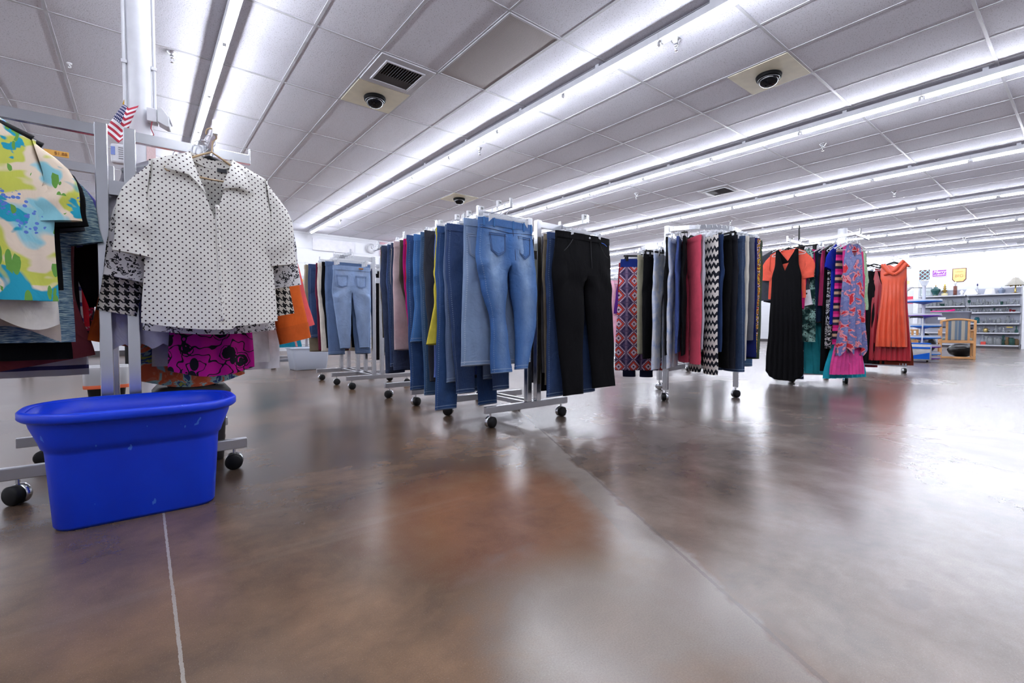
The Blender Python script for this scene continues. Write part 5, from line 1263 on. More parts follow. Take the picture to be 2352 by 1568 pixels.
# ================================================================== far rack behind the clear tub
t_rack('distant chrome rack of blouses behind the clear tub', 2.25, 8.45, [0, 0.8], (-0.04, 0.05), 1.42, (-0.55, -0.38), (0.42, 0.34), (-0.62, 0.3), (-0.55, 0.22))
for i, (Y, x, m, lab, cat, kw) in enumerate([
      (8.25, 1.98, print_cloth('grey_weave_print', 'leopard', [(206, 206, 214), (60, 62, 84), (150, 150, 170)], 60.0), 'grey speckled blouse on the distant rack', 'blouse', dict(w=.5, L=.72, sl=.3, sang=.35)),
      (8.35, 1.95, J_NAVY, 'dark denim shirt on the distant rack', 'shirt', dict(w=.54, L=.8, sl=.5, sang=.3)),
      (8.42, 1.93, J_BLUE, 'blue denim jacket on the distant rack', 'jacket', dict(w=.54, L=.62, sl=.42, sang=.34)),
      (8.52, 1.92, cloth((206, 60, 150)), 'magenta tee on the distant rack', 't-shirt', dict(w=.5, L=.7, sl=.2, sang=.4)),
      (8.6, 1.90, K_CHAR, 'charcoal top at the back of the distant rack', 'top', dict(w=.5, L=.75, sl=.3, sang=.4)),
      (8.3, 1.70, cloth((20, 110, 130)), 'teal dress with low hem on the distant rack', 'dress', dict(w=.6, L=1.0, sl=.2, sang=.4, hemw=.8)),
      (8.45, 1.72, K_BLACK, 'black dress on the distant rack', 'dress', dict(w=.56, L=.95, sl=.2, sang=.4))]):
    blouse(m, x, Y, lab, cat, hk='cleararm', grp=G5, zl=1.447, name={'t-shirt': 't_shirt', 'top': 'pullover', 'dress': 'dress'}.get(cat), short=lab, seed=211 + i, **kw)
# ================================================================== bins and tubs
def rring(hx, hy, r, z, n=10):
    pts = []
    r = min(r, hx - 1e-3, hy - 1e-3)
    for (sx, sy, a0) in ((1, 1, 0), (-1, 1, 90), (-1, -1, 180), (1, -1, 270)):
        for k in range(n + 1):
            a = R_(a0 + 90 * k / n)
            pts.append((sx * (hx - r) + r * math.cos(a), sy * (hy - r) + r * math.sin(a), z))
    return pts
def loft(levels, mb=None, cap=True, n=10):
    mb = mb or MB(); rings = [rring(*l, n=n) for l in levels]; N = len(rings[0]); vs = [p for r in rings for p in r]
    uv = [(p[0] + p[1], p[2]) for p in vs]
    fs = [(i * N + k, i * N + (k + 1) % N, (i + 1) * N + (k + 1) % N, (i + 1) * N + k) for i in range(len(rings) - 1) for k in range(N)]
    if cap: fs += [tuple(range(N - 1, -1, -1))]
    mb.add(vs, fs, True, uv); return mb
t = NT('blue_tote_plastic'); o = t.obj()
scr = t.m1('MULTIPLY', t.m1('GREATER_THAN', t.noise(t.mapv(o, (1, 1, 0.35)), 38, 2, 0.5), 0.70), t.m1('GREATER_THAN', t.noise(o, 6, 2), 0.52))
t.col(t.mix(t.m1('MULTIPLY', scr, 0.55), t.ramp(t.noise(o, 5, 3), [(0.3, lin((0, 52, 205))), (0.7, lin((0, 62, 222)))]), lin((90, 150, 240))))
t.setp(Roughness=0.42); BLUET = t.m
bn = loft([(.212, .128, .05, .004), (.228, .144, .06, 0), (.236, .150, .065, .012), (.252, .166, .085, .262), (.254, .168, .09, .274), (.262, .178, .10, .282), (.268, .184, .11, .30), (.292, .206, .15, .355), (.300, .214, .165, .385), (.300, .214, .165, .404), (.292, .206, .16, .404), (.286, .20, .15, .36), (.258, .172, .10, .29), (.246, .160, .085, .27), (.228, .142, .06, .012), (.10, .06, .04, .010), (.02, .01, .008, .010)]).build('storage_bin', BLUET, loc=(-0.015, 2.302, 0.0))
tag(bn, 'large empty royal blue plastic storage bin on the floor in front', 'storage bin')
loft([(.300, .214, .17, .378), (.312, .228, .19, .376), (.322, .238, .205, .384), (.322, .238, .205, .405), (.316, .232, .20, .411), (.305, .22, .18, .411), (.299, .213, .165, .403)], cap=False).build('rim', BLUET, bn)
gb = loft([(.13, .12, .04, 0), (.15, .135, .05, .34), (.15, .135, .05, .345), (.01, .01, .005, .345)]).build('tool_case', plain('dark_grey_plastic', (58, 58, 62), 0.55), loc=(0.20, 2.95, 0))
tag(gb, 'dark grey plastic case behind the blue bin', 'case')
loft([(.155, .14, .05, .34), (.165, .15, .055, .345), (.165, .15, .055, .365), (.145, .13, .06, .392), (.11, .09, .06, .40), (.01, .01, .005, .40)]).build('lid', CACHE['dark_grey_plastic'], gb)
MB().box((0, 0, .401), (.05, .02, .006)).build('handle_slot', BLACKP, gb)
for i in range(5): MB().box((-0.1 + 0.05 * i, -0.095, .396), (.008, .05, .006)).build('rib', CACHE['dark_grey_plastic'], gb)
wb = loft([(.11, .09, .03, 0), (.14, .115, .04, .33), (.135, .11, .04, .33), (.105, .085, .03, .01), (.01, .01, .005, .01)]).build('waste_bin', BLACKP, loc=(-0.24, 5.32, 0))
tag(wb, 'black waste bin with a clear liner behind the blue bin', 'waste bin')
loft([(.146, .121, .045, .17), (.15, .125, .045, .25), (.155, .13, .05, .34), (.15, .125, .05, .352), (.138, .113, .04, .34), (.13, .105, .04, .26)], cap=False).build('liner', clear('liner_plastic', (226, 228, 232), 0.55, 0.3), wb)
loft([(.148, .123, .045, .165), (.151, .126, .045, .175), (.151, .126, .045, .195)], cap=False).build('drawstring', plain('orange_band', (226, 110, 70), 0.6), wb)
TUBM = clear('tub_plastic', (206, 214, 228), 0.62, 0.25)
tb = loft([(.235, .17, .04, 0), (.245, .18, .045, .01), (.285, .205, .05, .33), (.285, .205, .05, .35), (.279, .199, .05, .35), (.239, .174, .04, .015), (.01, .01, .005, .015)]).build('storage_tub', TUBM, loc=(2.09, 7.90, 0))
tag(tb, 'clear plastic storage tub on the floor by the pale jeans rack', 'storage tub')
loft([(.285, .205, .05, .335), (.305, .225, .06, .335), (.305, .225, .06, .355), (.283, .203, .05, .358)], cap=False).build('rim', TUBM, tb)
tag(MB().grid(lambda u, v: (1.93 + .32 * u, 7.80 + .2 * v, .03 + .03 * abs(math.sin(u * 9 + v * 4))), 20, 10).build('folded_cloth', cloth((150, 165, 190)), solid=0.006), 'bluish cloth lying in the clear tub', 'cloth')
tag(MB().grid(lambda u, v: (1.80 + .03 * u + .06 * v, 7.68 + .02 * v, .62 - .25 * v), 4, 12).build('striped_strap', print_cloth('strap_print', 'stripe', [(190, 40, 50), (230, 226, 226)], 0.012), solid=0.003), 'red and white strap hanging into the clear tub', 'strap')

# ================================================================== far boarded wall
pb = MB().box((5.4, 13.97, 1.05), (6.4, 0.05, 2.1)).build('trim_2', plain('slat_panel', (206, 208, 214), 0.5)); tag(pb, 'grey-white slat panel along the lower far wall', 'wall panel', kind='structure')
sl = MB()
for i in range(13): sl.box((5.4, 13.943, 0.16 + 0.15 * i), (6.4, 0.008, 0.012))
q = sl.build('slat_groove_trim', plain('groove', (150, 152, 160), 0.6), pb); q['kind'] = 'structure'
bn_ = MB().grid(lambda u, v: (5.85 + 2.9 * u, 13.97 - .01 * math.sin(u * 30), 2.86 + .44 * v), 40, 4).build('paper_banner', plain('pink_paper', (236, 196, 206), 0.8), solid=0.004); tag(bn_, 'pale pink paper banner high on the far wall', 'banner')
ck = empty('wall_clock', (5.56, 13.97, 3.06), 0, 'round white wall clock on the far boarded wall', 'clock')
MB().lathe([(0, 0), (.13, 0), (.13, .02), (0, .02)], 28, (0, 0, 0), Matrix.Rotation(PI / 2, 3, 'X')).build('clock_face', WHITEP, ck)
MB().lathe([(.125, 0), (.15, 0), (.15, .03), (.125, .03)], 28, (0, 0, 0), Matrix.Rotation(PI / 2, 3, 'X')).build('rim_ring', plain('clock_rim', (196, 196, 202), .4), ck)
MB().box((0.0, -.024, .03), (.008, .004, .07)).box((.03, -.024, 0), (.06, .004, .008)).build('clock_hands', INK, ck)
tag(MB().box((4.45, 13.965, 3.02), (1.2, .02, .34)).build('wall_sign', plain('sign_white', (222, 222, 228), .5), bevel=.004), 'blank white sign panel above the pale jeans rack', 'sign')
tag(MB().box((3.46, 13.939, 1.93), (.24, .01, .15)).build('yellow_card', plain('yellow_card', (240, 200, 110), .7)), 'yellow card on the far slat panel', 'card')
for i, (x, z, c, lab) in enumerate([(3.3, 1.6, (60, 64, 70), 'dark packet hanging on the far slat panel under the yellow card'), (3.75, 1.95, (226, 226, 230), 'white lettered packet beside the yellow card'), (3.95, 1.62, (70, 80, 90), 'grey packet left of the pale jeans rack'), (4.15, 1.9, (40, 44, 50), 'black packet on the far slat panel near the beige trousers')]):
    g_ = tag(MB().box((x, 13.90, z), (.2, .04, .24)).build('hanging_packet', plain('packet%d' % i, c, .5), bevel=.004), lab, 'packet', 'packets on the slat panel')
    MB().box((x, 13.878, z + .06), (.14, .004, .05)).build('header_card', plain('packet_header', (200, 60, 70) if i % 2 else (220, 220, 226), .5), g_)
for (x, z, w, h, lab) in ((17.35, 2.74, .46, .38, 'small dark-framed picture on the far wall past the black jeans'), (16.75, 2.68, .3, .5, 'narrow dark-framed picture next to the wider one on the far wall')):
    e = empty('framed_picture', (x, 13.97, z), 0, lab, 'picture', 'framed pictures on the far wall')
    fm = MB()
    for s in (-1, 1): fm.box((s * (w / 2 - .02), 0, 0), (.04, .03, h)); fm.box((0, 0, s * (h / 2 - .02)), (w - .08, .03, .04))
    fm.build('frame', plain('dark_frame', (44, 40, 40), .4), e)
    MB().box((0, .004, 0), (w - .08, .01, h - .08)).build('print_sheet', plain('pale_print', (206, 204, 196), .7, 0, .3, 6), e)
tbk = empty('display_table', (-0.85, 11.0, 0), 0, 'black display table far beyond the tropical shirt rack', 'table')
MB().box((0, 0, .48), (1.4, .7, .05)).build('table_top', BLACKP, tbk)
for sx in (-1, 1):
    for sy in (-1, 1): MB().box((sx * .64, sy * .3, .228), (.05, .05, .455)).build('leg', BLACKP, tbk)
tag(MB().box((-.7, 10.95, .62), (.5, .4, .23)).build('carton', plain('carton_brown', (150, 124, 98), .8)), 'brown carton on the black display table', 'box')
tag(MB().box((-1.25, 10.95, .6), (.4, .36, .19)).build('carton', plain('carton_grey', (120, 122, 130), .8)), 'grey carton on the black display table', 'box')

# ================================================================== glassware shelves
SHZ = [.115, .52, .83, 1.20, 1.43, 1.80]
PEG = plain('pegboard_grey', (150, 156, 172), .5, 0, .04); SHG = plain('shelf_grey', (196, 198, 206), .4, .0)
t = NT('perforated_back'); o = t.obj()
d = t.voro(o, 30, rnd=0.0)
t.col(t.mix(t.m1('LESS_THAN', d, .2), lin((168, 172, 186)), lin((92, 96, 108)))); t.setp(Roughness=.5); PEGH = t.m
for (y0, y1, lab) in ((1.60, 2.865, 'grey metal shelf unit of glassware at the frame edge, nearer one'), (2.875, 4.12, 'grey metal shelf unit of glassware behind the tiered stand')):
    e = empty('shelf_unit', (22.0, (y0 + y1) / 2, 0), 0, lab, 'shelving', 'shelf units along the far wall'); w = y1 - y0
    MB().box((.43, 0, 1.0), (.02, w - .03, 2.0)).build('back_panel', PEGH, e)
    MB().box((.06, 0, .05), (.03, w - .03, .1)).build('kick_plate', plain('kick_dark', (58, 50, 54), .5), e)
    for s in (-1, 1): MB().box((.40, s * (w / 2 - .015), 1.0), (.05, .03, 2.02)).build('upright', SHG, e)
    for i, z in enumerate(SHZ):
        MB().box((.20 if i else .21, 0, z - .02), (.40 if i else .42, w - .02, .04)).build('shelf', SHG, e, bevel=.003)
    if y0 < 2: MB().box((.05, -w / 2 - .09, 1.0), (.07, .09, 2.0)).build('end_post', WHITEPAINT, e)
GL = glassy('clear_glass', (236, 242, 246)); GLG = glassy('green_glass', (90, 140, 130)); GLA = glassy('amber_glass', (190, 160, 120)); GLT = glassy('teal_glass', (70, 160, 180)); GLR = glassy('ruby_glass', (200, 70, 80))
GP = {'drinking_glass': [(0, 0), (.03, 0), (.036, .11), (.033, .11), (.028, .008), (0, .008)],
      'wine_glass': [(0, 0), (.034, 0), (.006, .008), (.005, .07), (.02, .085), (.036, .12), (.032, .17), (.029, .17), (.033, .12), (.018, .09), (0, .08)],
      'glass_vase': [(0, 0), (.035, 0), (.05, .07), (.022, .15), (.036, .2), (.033, .2), (.019, .15), (.046, .07), (0, .01)],
      'glass_jar': [(0, 0), (.05, 0), (.055, .02), (.055, .13), (.038, .155), (.042, .17), (.038, .17), (.05, .13), (.05, .02), (0, .01)],
      'glass_bowl': [(0, 0), (.03, 0), (.035, .01), (.075, .06), (.085, .08), (.08, .08), (.068, .058), (0, .014)],
      'glass_decanter': [(0, 0), (.045, 0), (.05, .08), (.018, .13), (.016, .18), (.026, .2), (.02, .23), (0, .24)]}
GO = {}
NAMES = {'drinking_glass': 'tumbler', 'wine_glass': 'stemmed glass', 'glass_vase': 'vase', 'glass_jar': 'jar', 'glass_bowl': 'bowl', 'glass_decanter': 'decanter'}
SN = ['bottom', 'second lowest', 'third lowest', 'second highest', 'highest stocked']
def glass(kind, mat, x, y, z, sc, lab):
    key = (kind, mat.name)
    if key not in GO:
        o = GO[key] = MB().lathe(GP[kind], 12).build(kind, mat)
    else:
        o = GO[key].copy(); COL.objects.link(o)
    o.location = (x, y, z); o.scale = (sc, sc, sc)
    tag(o, lab, 'glassware', 'glassware on the grey shelves')
rnd = random.Random(77)
ROWS = [(0, 4, 9, 1.35, ['glass_jar', 'glass_vase', 'glass_jar', 'glass_decanter', 'glass_jar']), (0, 3, 13, 1.0, ['glass_vase', 'glass_bowl', 'wine_glass', 'drinking_glass', 'glass_decanter']),
        (0, 2, 12, 1.1, ['glass_vase', 'drinking_glass', 'glass_bowl', 'wine_glass', 'glass_jar']), (0, 1, 16, .9, ['wine_glass', 'drinking_glass', 'glass_bowl', 'drinking_glass']), (0, 0, 17, 1.05, ['drinking_glass', 'glass_vase', 'wine_glass', 'drinking_glass', 'glass_bowl']),
        (1, 0, 11, 1.15, ['glass_vase', 'glass_jar', 'drinking_glass', 'glass_bowl']), (1, 1, 10, .9, ['drinking_glass', 'wine_glass', 'glass_bowl'])]
for (unit, row, cnt, sc, ks) in ROWS:
    z = [1.43, 1.20, .83, .52, .115][row]
    ya, yb_ = (1.68, 2.80) if unit == 0 else (2.96, 4.0)
    if row == 4: ya, yb_ = 1.68, 2.45
    for i in range(cnt):
        y = lerp(ya, yb_, i / (cnt - 1)); k = ks[(i * 7 + row * 3) % len(ks)]
        m = GL
        if row == 4 and i < 4: m = [GLA, GLG, GLA, GLG][i]
        elif (i * 5 + row) % 11 == 3: m = GLT if row == 2 else GLG
        elif row == 1 and unit == 0 and i in (1, 2): m = GLR
        cn = {GL: 'clear', GLG: 'green', GLA: 'amber', GLT: 'turquoise', GLR: 'ruby'}[m]
        glass(k, m, 22.0 + rnd.uniform(.10, .22), y, z + 0.0005, sc * rnd.uniform(.85, 1.1), '%s glass %s, %s from the near end of the %s shelf, %s unit' % (cn, NAMES[k], ORD[i + 1], SN[4 - row], 'near' if unit == 0 else 'far'))
tag(MB().box((22.14, 1.83, .70), (.1, .14, .022)).build('yellow_tray', plain('yellow_plastic', (230, 196, 40), .4)), 'small yellow tray on top of glassware, second lowest shelf', 'tray')
tag(MB().lathe([(0, 0), (.05, .02), (.07, .08), (.05, .14), (0, .155)], 16, (22.15, 2.38, .5205)).build('gold_ornament', plain('antique_gold', (190, 168, 110), .3, .7)), 'round gold ornament on the second lowest shelf', 'ornament')
tag(MB().box((22.12, 2.42, .165), (.16, .12, .10)).build('red_box', plain('red_tin', (190, 50, 40), .4), bevel=.006), 'red tin on the bottom glassware shelf', 'tin')
tag(MB().tube([(22.12, 3.78, 1.24), (22.12, 3.4, 1.245), (22.12, 3.25, 1.27), (22.12, 3.15, 1.30)], .035, 10).build('pink_boa', plain('hot_pink', (226, 30, 130), .8)), 'hot pink and red garland lying on the shelf behind the tiered stand', 'garland')
# lamps and ornaments along the top
BRASS = plain('brass', (190, 160, 90), .25, .9); SHADE = plain('lampshade_cloth', (232, 230, 228), .8)
def lathe_thing(name, parts, y, lab, cat, x=22.2):
    e = empty(name, (x, y, 1.8), 0, lab, cat, 'lamps and ornaments along the shelf top')
    for nm, prof, m in parts: MB().lathe(prof, 18).build(nm, m, e)
    return e
lathe_thing('table_lamp', [('lamp_body', [(0, 0), (.08, 0), (.08, .02), (.06, .03), (.09, .1), (.135, .19), (.13, .24), (.06, .28), (.05, .29), (.07, .31), (0, .32)], plain('green_ceramic', (24, 72, 72), .25)), ('lamp_foot', [(0, 0), (.085, 0), (.085, .015), (0, .015)], BRASS), ('socket', [(0, .31), (.014, .31), (.014, .39), (0, .4)], BRASS)], 3.68, 'dark green ceramic urn lamp on the shelf top', 'lamp')
lathe_thing('table_lamp', [('lamp_body', [(0, 0), (.075, 0), (.08, .03), (.045, .09), (.03, .13), (.07, .16), (.07, .19), (.025, .21), (.045, .26), (.02, .29), (.04, .31), (.02, .34), (0, .35)], plain('antique_brass', (150, 124, 60), .3, .8)), ('lamp_foot', [(0, 0), (.09, 0), (.08, .09), (0, .09)], plain('cream_ceramic', (226, 216, 170), .3)), ('finial', [(0, .34), (.02, .35), (.02, .39), (0, .41)], plain('yellow_bulb', (226, 200, 60), .3))], 3.44, 'ornate brass lamp without shade on the shelf top', 'lamp')
lathe_thing('table_lamp', [('lamp_body', [(0, 0), (.05, 0), (.05, .32), (.02, .33), (.012, .34), (0, .34)], plain('brown_column', (110, 62, 52), .5)), ('lamp_foot', [(0, 0), (.06, 0), (.06, .02), (0, .02)], plain('dark_wood', (70, 50, 44), .5)), ('bulb', [(0, .34), (.014, .35), (.035, .42), (.03, .46), (0, .48)], WHITEP)], 3.17, 'brown column lamp with bare bulb on the shelf top', 'lamp')
tag(MB().lathe([(0, 0), (.05, 0), (.03, .05), (.07, .1), (.03, .16), (0, .18)], 14, (22.2, 3.0, 1.8)).build('white_figurine', WHITEP), 'white bird figurine on the shelf top', 'figurine')
def shade(y, lab, r0, r1, h, m=SHADE):
    tag(MB().lathe([(r0, 0), (r1, h), (r1 - .004, h), (r0 - .004, 0)], 22, (22.2, y, 1.8)).build('lampshade', m), lab, 'lampshade', 'loose lampshades on the shelf top')
shade(2.78, 'wide cream lampshade standing across the two shelf units', .19, .09, .2); shade(2.32, 'smaller white lampshade on the nearer shelf unit', .14, .10, .18)
lathe_thing('table_lamp', [('lamp_body', [(0, 0), (.09, 0), (.08, .02), (.015, .03), (.012, .2), (.02, .22), (.012, .24), (.01, .3), (0, .3)], plain('silver_rod', (206, 208, 214), .25, .7)), ('lamp_foot', [(0, 0), (.1, 0), (.09, .018), (0, .018)], BLACKP), ('socket', [(0, .3), (.02, .3), (.02, .36), (0, .37)], plain('navy_socket', (40, 40, 90), .4))], 2.62, 'thin white stick lamp with black foot on the shelf top', 'lamp')
lathe_thing('urn', [('urn_body', [(0, 0), (.06, 0), (.055, .02), (.09, .09), (.09, .13), (.05, .16), (0, .165)], plain('grey_blue_ceramic', (116, 128, 150), .3)), ('lid', [(0, .16), (.055, .16), (.04, .185), (.012, .19), (.012, .22), (0, .23)], CACHE['grey_blue_ceramic'])], 2.05, 'grey-blue lidded urn on the shelf top', 'urn')
e = lathe_thing('table_lamp', [('lamp_foot', [(0, 0), (.1, 0), (.1, .015), (.03, .03), (.02, .06), (.03, .1), (.015, .14), (.015, .5), (0, .52)], BRASS)], 1.74, 'brass lamp with pleated glass shade on the shelf top', 'lamp')
MB().lathe([(.25, .26), (.06, .5), (.055, .5), (.245, .255)], 8, smooth=False).build('lamp_shade', plain('smoked_glass_shade', (176, 172, 160), .2), e)
for k in range(5):
    MB().lathe([(0, 0), (.016, .01), (.014, .04), (0, .045)], 10, (.12 * math.cos(k * 1.256), .12 * math.sin(k * 1.256), .22)).tube([(.015 * math.cos(k * 1.256), .015 * math.sin(k * 1.256), .3), (.12 * math.cos(k * 1.256), .12 * math.sin(k * 1.256), .26)], .006, 6).build('candle_arm', BRASS, e)
pf = empty('framed_picture', (22.25, 3.95, 1.8), 0, 'grey-framed picture leaning at the shelf top', 'picture')
MB().box((0, 0, .16), (.02, .34, .32)).build('frame', plain('grey_frame', (150, 160, 166), .5), pf); MB().box((-.012, 0, .16), (.006, .26, .24)).build('print_sheet', plain('soft_print', (196, 206, 206), .7, 0, .3, 8), pf)
# signs on the shelf wall
XW = 23.286
qs = MB().grid(lambda u, v: (XW + .02, 4.34 - .30 * u, 2.48 + .38 * v), 2, 2, False, lambda u, v: (u * .3, v * .38))
t = NT('lattice_print'); X_, Y_, _z = t.xyz(t.uv())
a = t.m1('FRACT', t.m1('MULTIPLY', t.m1('ADD', X_, Y_), 7)); b = t.m1('FRACT', t.m1('MULTIPLY', t.m1('SUBTRACT', X_, Y_), 7))
f = t.m1('MAXIMUM', t.m1('LESS_THAN', a, .24), t.m1('LESS_THAN', b, .24))
t.col(t.mix(f, lin((106, 66, 66)), lin((150, 206, 220)))); t.setp(Roughness=.8)
tag(qs.build('quilt_square', t.m, solid=.012), 'brown and pale blue lattice square on the shelf wall', 'wall hanging')
ms = empty('wall_sign', (XW, 3.77, 2.70), 0, 'purple holiday sign with white Merry lettering in a cream frame', 'sign')
MB().box((0, 0, 0), (.02, .42, .27)).build('frame', plain('cream_frame', (222, 204, 196), .5), ms); MB().box((-.008, 0, 0), (.012, .38, .23)).build('sign_face', plain('purple_face', (122, 44, 146), .5), ms)
WL = plain('white_lettering', (240, 232, 244), .5)
text('Merry', .14, WL, ms, (-.0155, 0, .045), (PI / 2, 0, -PI / 2), shear=.3); text('and BRIGHT!', .062, WL, ms, (-.0155, 0, -.06), (PI / 2, 0, -PI / 2))
bs = empty('wall_plaque', (XW, 3.23, 2.585), 0, 'tan shield-shaped wooden plaque lettered BIG on the shelf wall', 'sign')
def shield(w, h, x0, x1):
    m = MB(); P = [(-w, h), (w, h), (w, -h * .62), (w * .62, -h), (-w * .62, -h), (-w, -h * .62)]
    vs = [(x0, y, z) for y, z in P] + [(x1, y, z) for y, z in P]
    m.add(vs, [tuple(range(6)), tuple(range(11, 5, -1))] + [(i, i + 6, (i + 1) % 6 + 6, (i + 1) % 6) for i in range(6)]); return m
shield(.19, .25, 0, .02).build('plaque_edge', plain('charred_wood', (96, 66, 54), .7), bs); shield(.165, .225, -.008, .004).build('plaque_face', plain('tan_wood', (218, 176, 110), .6, 0, .15, 12), bs)
text('BIG', .15, plain('burnt_lettering', (150, 112, 66), .7), bs, (-.0125, 0, -.03), (PI / 2, 0, -PI / 2)); text('DREAM', .06, CACHE['burnt_lettering'], bs, (-.0125, 0, .12), (PI / 2, 0, -PI / 2))
tag(MB().box((23.295, 4.73, 2.42), (.006, .2, .14)).build('yellow_notice', plain('yellow_paper', (240, 230, 130), .7)), 'yellow paper notice on the shelf wall by the gowns', 'notice')
tag(MB().box((23.295, 4.63, 1.74), (.006, .24, .28)).build('red_notice', plain('red_paper', (206, 60, 84), .7)), 'red notice on the shelf wall behind the tiered stand', 'notice')
sd_ = MB().lathe([(0, 0), (.075, 0), (.08, -.03), (.06, -.045), (0, -.05)], 20, (21.5, 1.62, ZC)).build('smoke_detector', plain('detector_grey', (176, 178, 184), .5)); tag(sd_, 'round smoke detector near the shelf wall ceiling', 'smoke detector')

# ================================================================== furniture before the shelves
VA = R_(-72)
st = empty('tiered_stand', (12.78, 2.30, 0), 0, 'tall tiered display stand with round blue and purple trays', 'display stand')
BL = plain('bright_blue_plastic', (20, 112, 200), .35); PU = plain('purple_plastic', (96, 30, 150), .35); CL2 = clear('tray_clear', (226, 230, 236), .4, .1)
MB().lathe([(0, 0), (.28, 0), (.28, .012), (.04, .02), (.03, .03), (.03, 1.56), (.026, 1.58), (0, 1.58)], 20).build('pole', plain('grey_white_pole', (206, 208, 220), .4), st)
MB().lathe([(.03, 1.55), (.05, 1.58), (.075, 1.65), (.07, 1.66), (.04, 1.60)], 14).build('crown_cup', CL2, st)
for z, m in ((1.225, BL), (.93, PU), (.715, BL), (.475, BL), (.29, PU), (.14, BL), (.055, PU)):
    tr = MB().lathe([(.03, z - .05), (.06, z - .045), (.15, z - .022), (.285, z - .012), (.295, z), (.29, z + .012), (.03, z + .008)], 28).build('tray', m, st)
    MB().lathe([(.286, z + .01), (.29, z + .05), (.286, z + .05), (.282, z + .012)], 28).build('tray_rim', CL2, tr)
ct = empty('wheeled_cooler', (12.15, 2.27, 0), VA, 'blue and grey wheeled cooler bag with upright handle', 'cooler')
GRYF = cloth((196, 196, 196)); BLF = cloth((20, 90, 190), .6)
loft([(.19, .15, .03, .045), (.205, .165, .04, .05), (.205, .165, .04, .34), (.195, .155, .04, .36), (.01, .01, .005, .362)]).build('bag_body', GRYF, ct)
MB().box((0, 0, .372), (.39, .31, .022)).build('lid', BLF, ct, bevel=.008)
MB().prism([(-.19, .07), (.17, .07), (.17, .20), (-.19, .11)], -.172, -.166).build('front_pocket', BLF, ct)
MB().box((0, -.17, .29), (.36, .008, .035)).build('band', BLF, ct); MB().box((.212, 0, .24), (.01, .13, .2)).build('side_pocket', BLF, ct, bevel=.004)
for s in (-1, 1):
    MB().box((s * .1, .175, .62), (.02, .02, .56)).build('handle_tube', plain('alu', (222, 224, 230), .3, .4), ct)
    MB().lathe([(0, -.012), (.045, -.012), (.045, .012), (0, .012)], 16, (s * .18, .13, .045), Matrix.Rotation(PI / 2, 3, 'Y')).build('wheel', BLACKP, ct)
MB().tube([(-.1, .175, .88), (-.09, .175, .91), (.09, .175, .91), (.1, .175, .88)], .016, 8).build('handle_grip', BLACKP, ct)
OAK = plain('oak', (206, 152, 96), .5, 0, .15, 6)
def stripe_mat():
    t = NT('striped_upholstery'); u = t.uv(); X, _, _ = t.xyz(u)
    f = t.m1('FRACT', t.m1('MULTIPLY_ADD', X, 1 / .16, .30))
    t.col(t.ramp(f, [(0, lin((104, 120, 134))), (.26, lin((104, 120, 134))), (.28, lin((166, 158, 144))), (.34, lin((122, 134, 142))), (.44, lin((84, 104, 128))), (.62, lin((96, 114, 132))), (.68, lin((176, 166, 148))), (.95, lin((168, 160, 146)))]))
    t.setp(Roughness=.9); return t.m
STRM = stripe_mat(); SEAT = cloth((150, 168, 172))
def oak_chair(x, y, rz, lab):
    e = empty('oak_armchair', (x, y, 0), rz, lab, 'chair', 'oak armchairs with striped backs')
    w, dp = .58, .58
    for s in (-1, 1):
        for q, h in ((-1, .83), (1, .62)): MB().box((s * (w / 2 - .02), q * (dp / 2 - .02), h / 2), (.042, .042, h)).build('leg', OAK, e, bevel=.005)
        MB().box((s * (w / 2 - .02), 0, .63), (.05, dp, .03)).build('armrest', OAK, e, bevel=.006)
        MB().box((s * (w / 2 - .02), 0, .03), (.04, dp - .06, .045)).build('side_rail', OAK, e, bevel=.004)
        MB().box((s * .175, -dp / 2 + .03, .62), (.04, .03, .44)).build('back_stile', OAK, e, bevel=.004)
        MB().box((s * (w / 2 - .02), 0, .37), (.035, dp - .06, .06)).build('side_rail', OAK, e, bevel=.004)
    m = MB(); n = 14
    vs = []
    for i in range(n + 1):
        u = -1 + 2 * i / n; z = .83 + .05 * (1 - u * u)
        for (yy, dz) in ((-.02, -.03), (.02, -.03), (.02, .012), (-.02, .012)): vs.append((u * w / 2, -dp / 2 + .02 + yy, z + dz))
    m.add(vs, [(i * 4 + j, i * 4 + (j + 1) % 4, i * 4 + 4 + (j + 1) % 4, i * 4 + 4 + j) for i in range(n) for j in range(4)] + [(0, 1, 2, 3), (n * 4 + 3, n * 4 + 2, n * 4 + 1, n * 4)], True); m.build('top_rail', OAK, e)
    MB().box((0, -dp / 2 + .02, .38), (w - .06, .035, .06)).build('back_rail', OAK, e, bevel=.004)
    MB().box((0, dp / 2 - .02, .38), (w - .06, .035, .06)).build('front_rail', OAK, e, bevel=.004)
    MB().box((0, -dp / 2 + .02, .03), (w - .06, .04, .045)).build('floor_rail', OAK, e, bevel=.004)
    MB().box((0, -dp / 2 + .03, .625), (.31, .045, .43)).build('back_pad', STRM, e, bevel=.012)
    MB().box((0, .01, .43), (w - .1, dp - .08, .07)).build('seat', SEAT, e, bevel=.025)
    return e
oak_chair(14.25, 1.99, R_(-78), 'oak armchair with striped upholstered back turned to the viewer')
oak_chair(14.1, 2.95, R_(-160), 'oak armchair partly hidden by the tiered stand')
tbx = empty('low_table', (15.55, 2.35, 0), R_(-78), 'low dark table under the big grey tote', 'table')
MB().box((0, 0, .69), (1.0, .6, .03)).build('table_top', plain('dark_table', (60, 58, 62), .5), tbx)
for sx in (-1, 1):
    for sy in (-1, 1): MB().box((sx * .46, sy * .26, .337), (.04, .04, .675)).build('leg', CACHE['dark_table'], tbx)
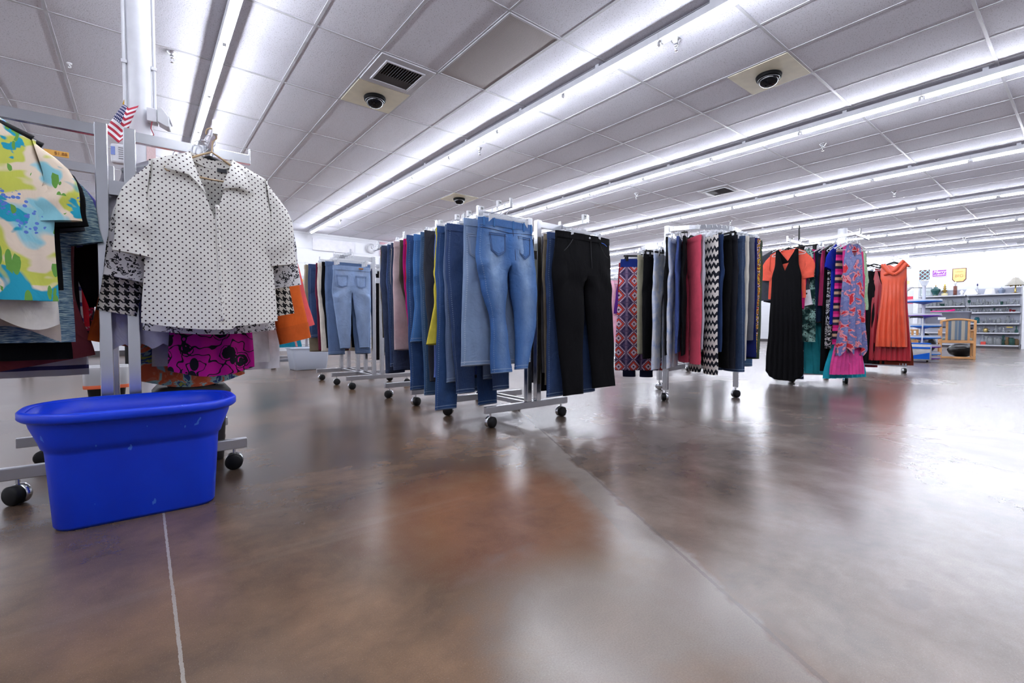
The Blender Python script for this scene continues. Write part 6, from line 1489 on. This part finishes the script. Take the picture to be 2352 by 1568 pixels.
tt = loft([(.36, .2, .05, 0), (.38, .21, .05, .02), (.42, .24, .06, .34), (.44, .26, .06, .345), (.44, .26, .06, .37), (.42, .24, .06, .37), (.37, .2, .05, .03), (.01, .01, .005, .03)]).build('storage_tote', plain('grey_tote', (140, 144, 160), .45), loc=(15.5, 2.35, .7055), rz=R_(-78)); tag(tt, 'large grey plastic tote on the low table behind the stand', 'storage tote')
MB().box((-.1, -.232, .2), (.14, .01, .06)).build('label_sticker', plain('sticker_white', (226, 226, 230), .5), tt)
def bag(x, y, rx, ry, rz_, lab):
    so = x * 3.1
    m = MB(); n = 22
    m.grid(lambda u, v: (rx * math.sin(PI * v) * math.cos(2 * PI * u) * (1 + .12 * nz(math.cos(6.28 * u) * 2, math.sin(6.28 * u) * 2, v * 4 + so)), ry * math.sin(PI * v) * math.sin(2 * PI * u) * (1 + .12 * nz(math.cos(6.28 * u) * 2 + 5, math.sin(6.28 * u) * 2, v * 4 + so)), rz_ * (1 - math.cos(PI * v)) / 2 * 1.0 + .01 * nz(u * 9, v * 9, so) * math.sin(PI * v)), 26, 16)
    tag(m.build('black_bag', plain('bin_liner', (14, 14, 17), .3), loc=(x, y, .002), weld=.001), lab, 'bag', 'black plastic bags')
bag(14.95, 2.0, .28, .24, .32, 'black plastic bag behind the front oak armchair legs'); bag(15.35, 2.75, .28, .24, .55, 'taller black plastic bag under the grey tote table')
fl_ = empty('floor_lamp', (18.6, 3.75, 0), 0, 'thin dark floor lamp with white bowl near the gowns', 'floor lamp')
MB().lathe([(0, 0), (.14, 0), (.13, .02), (.012, .03), (.01, 1.8), (0, 1.8)], 14).build('pole', BLACKP, fl_); MB().lathe([(.02, 1.8), (.04, 1.82), (.15, 1.92), (.145, 1.925), (.02, 1.83)], 18).build('lamp_bowl', WHITEP, fl_)
ws = empty('wire_stand', (19.2, 3.75, 0), R_(-75), 'black wire stand behind the tiered stand', 'stand')
for s in (-1, 1): MB().tube([(s * .3, 0, 0), (s * .3, 0, 1.95)], .014, 8).build('post', BLACKP, ws)
for z in (.5, 1.0, 1.5, 1.94): MB().tube([(-.3, 0, z), (.3, 0, z)], .01, 6).build('crossbar', BLACKP, ws)
tag(loft([(.09, .07, .01, 0), (.09, .07, .01, .14), (.01, .01, .005, .14)]).build('carton', WHITEP, loc=(9.6, 3.3, 0)), 'small white box on the floor beyond the round rack', 'box')
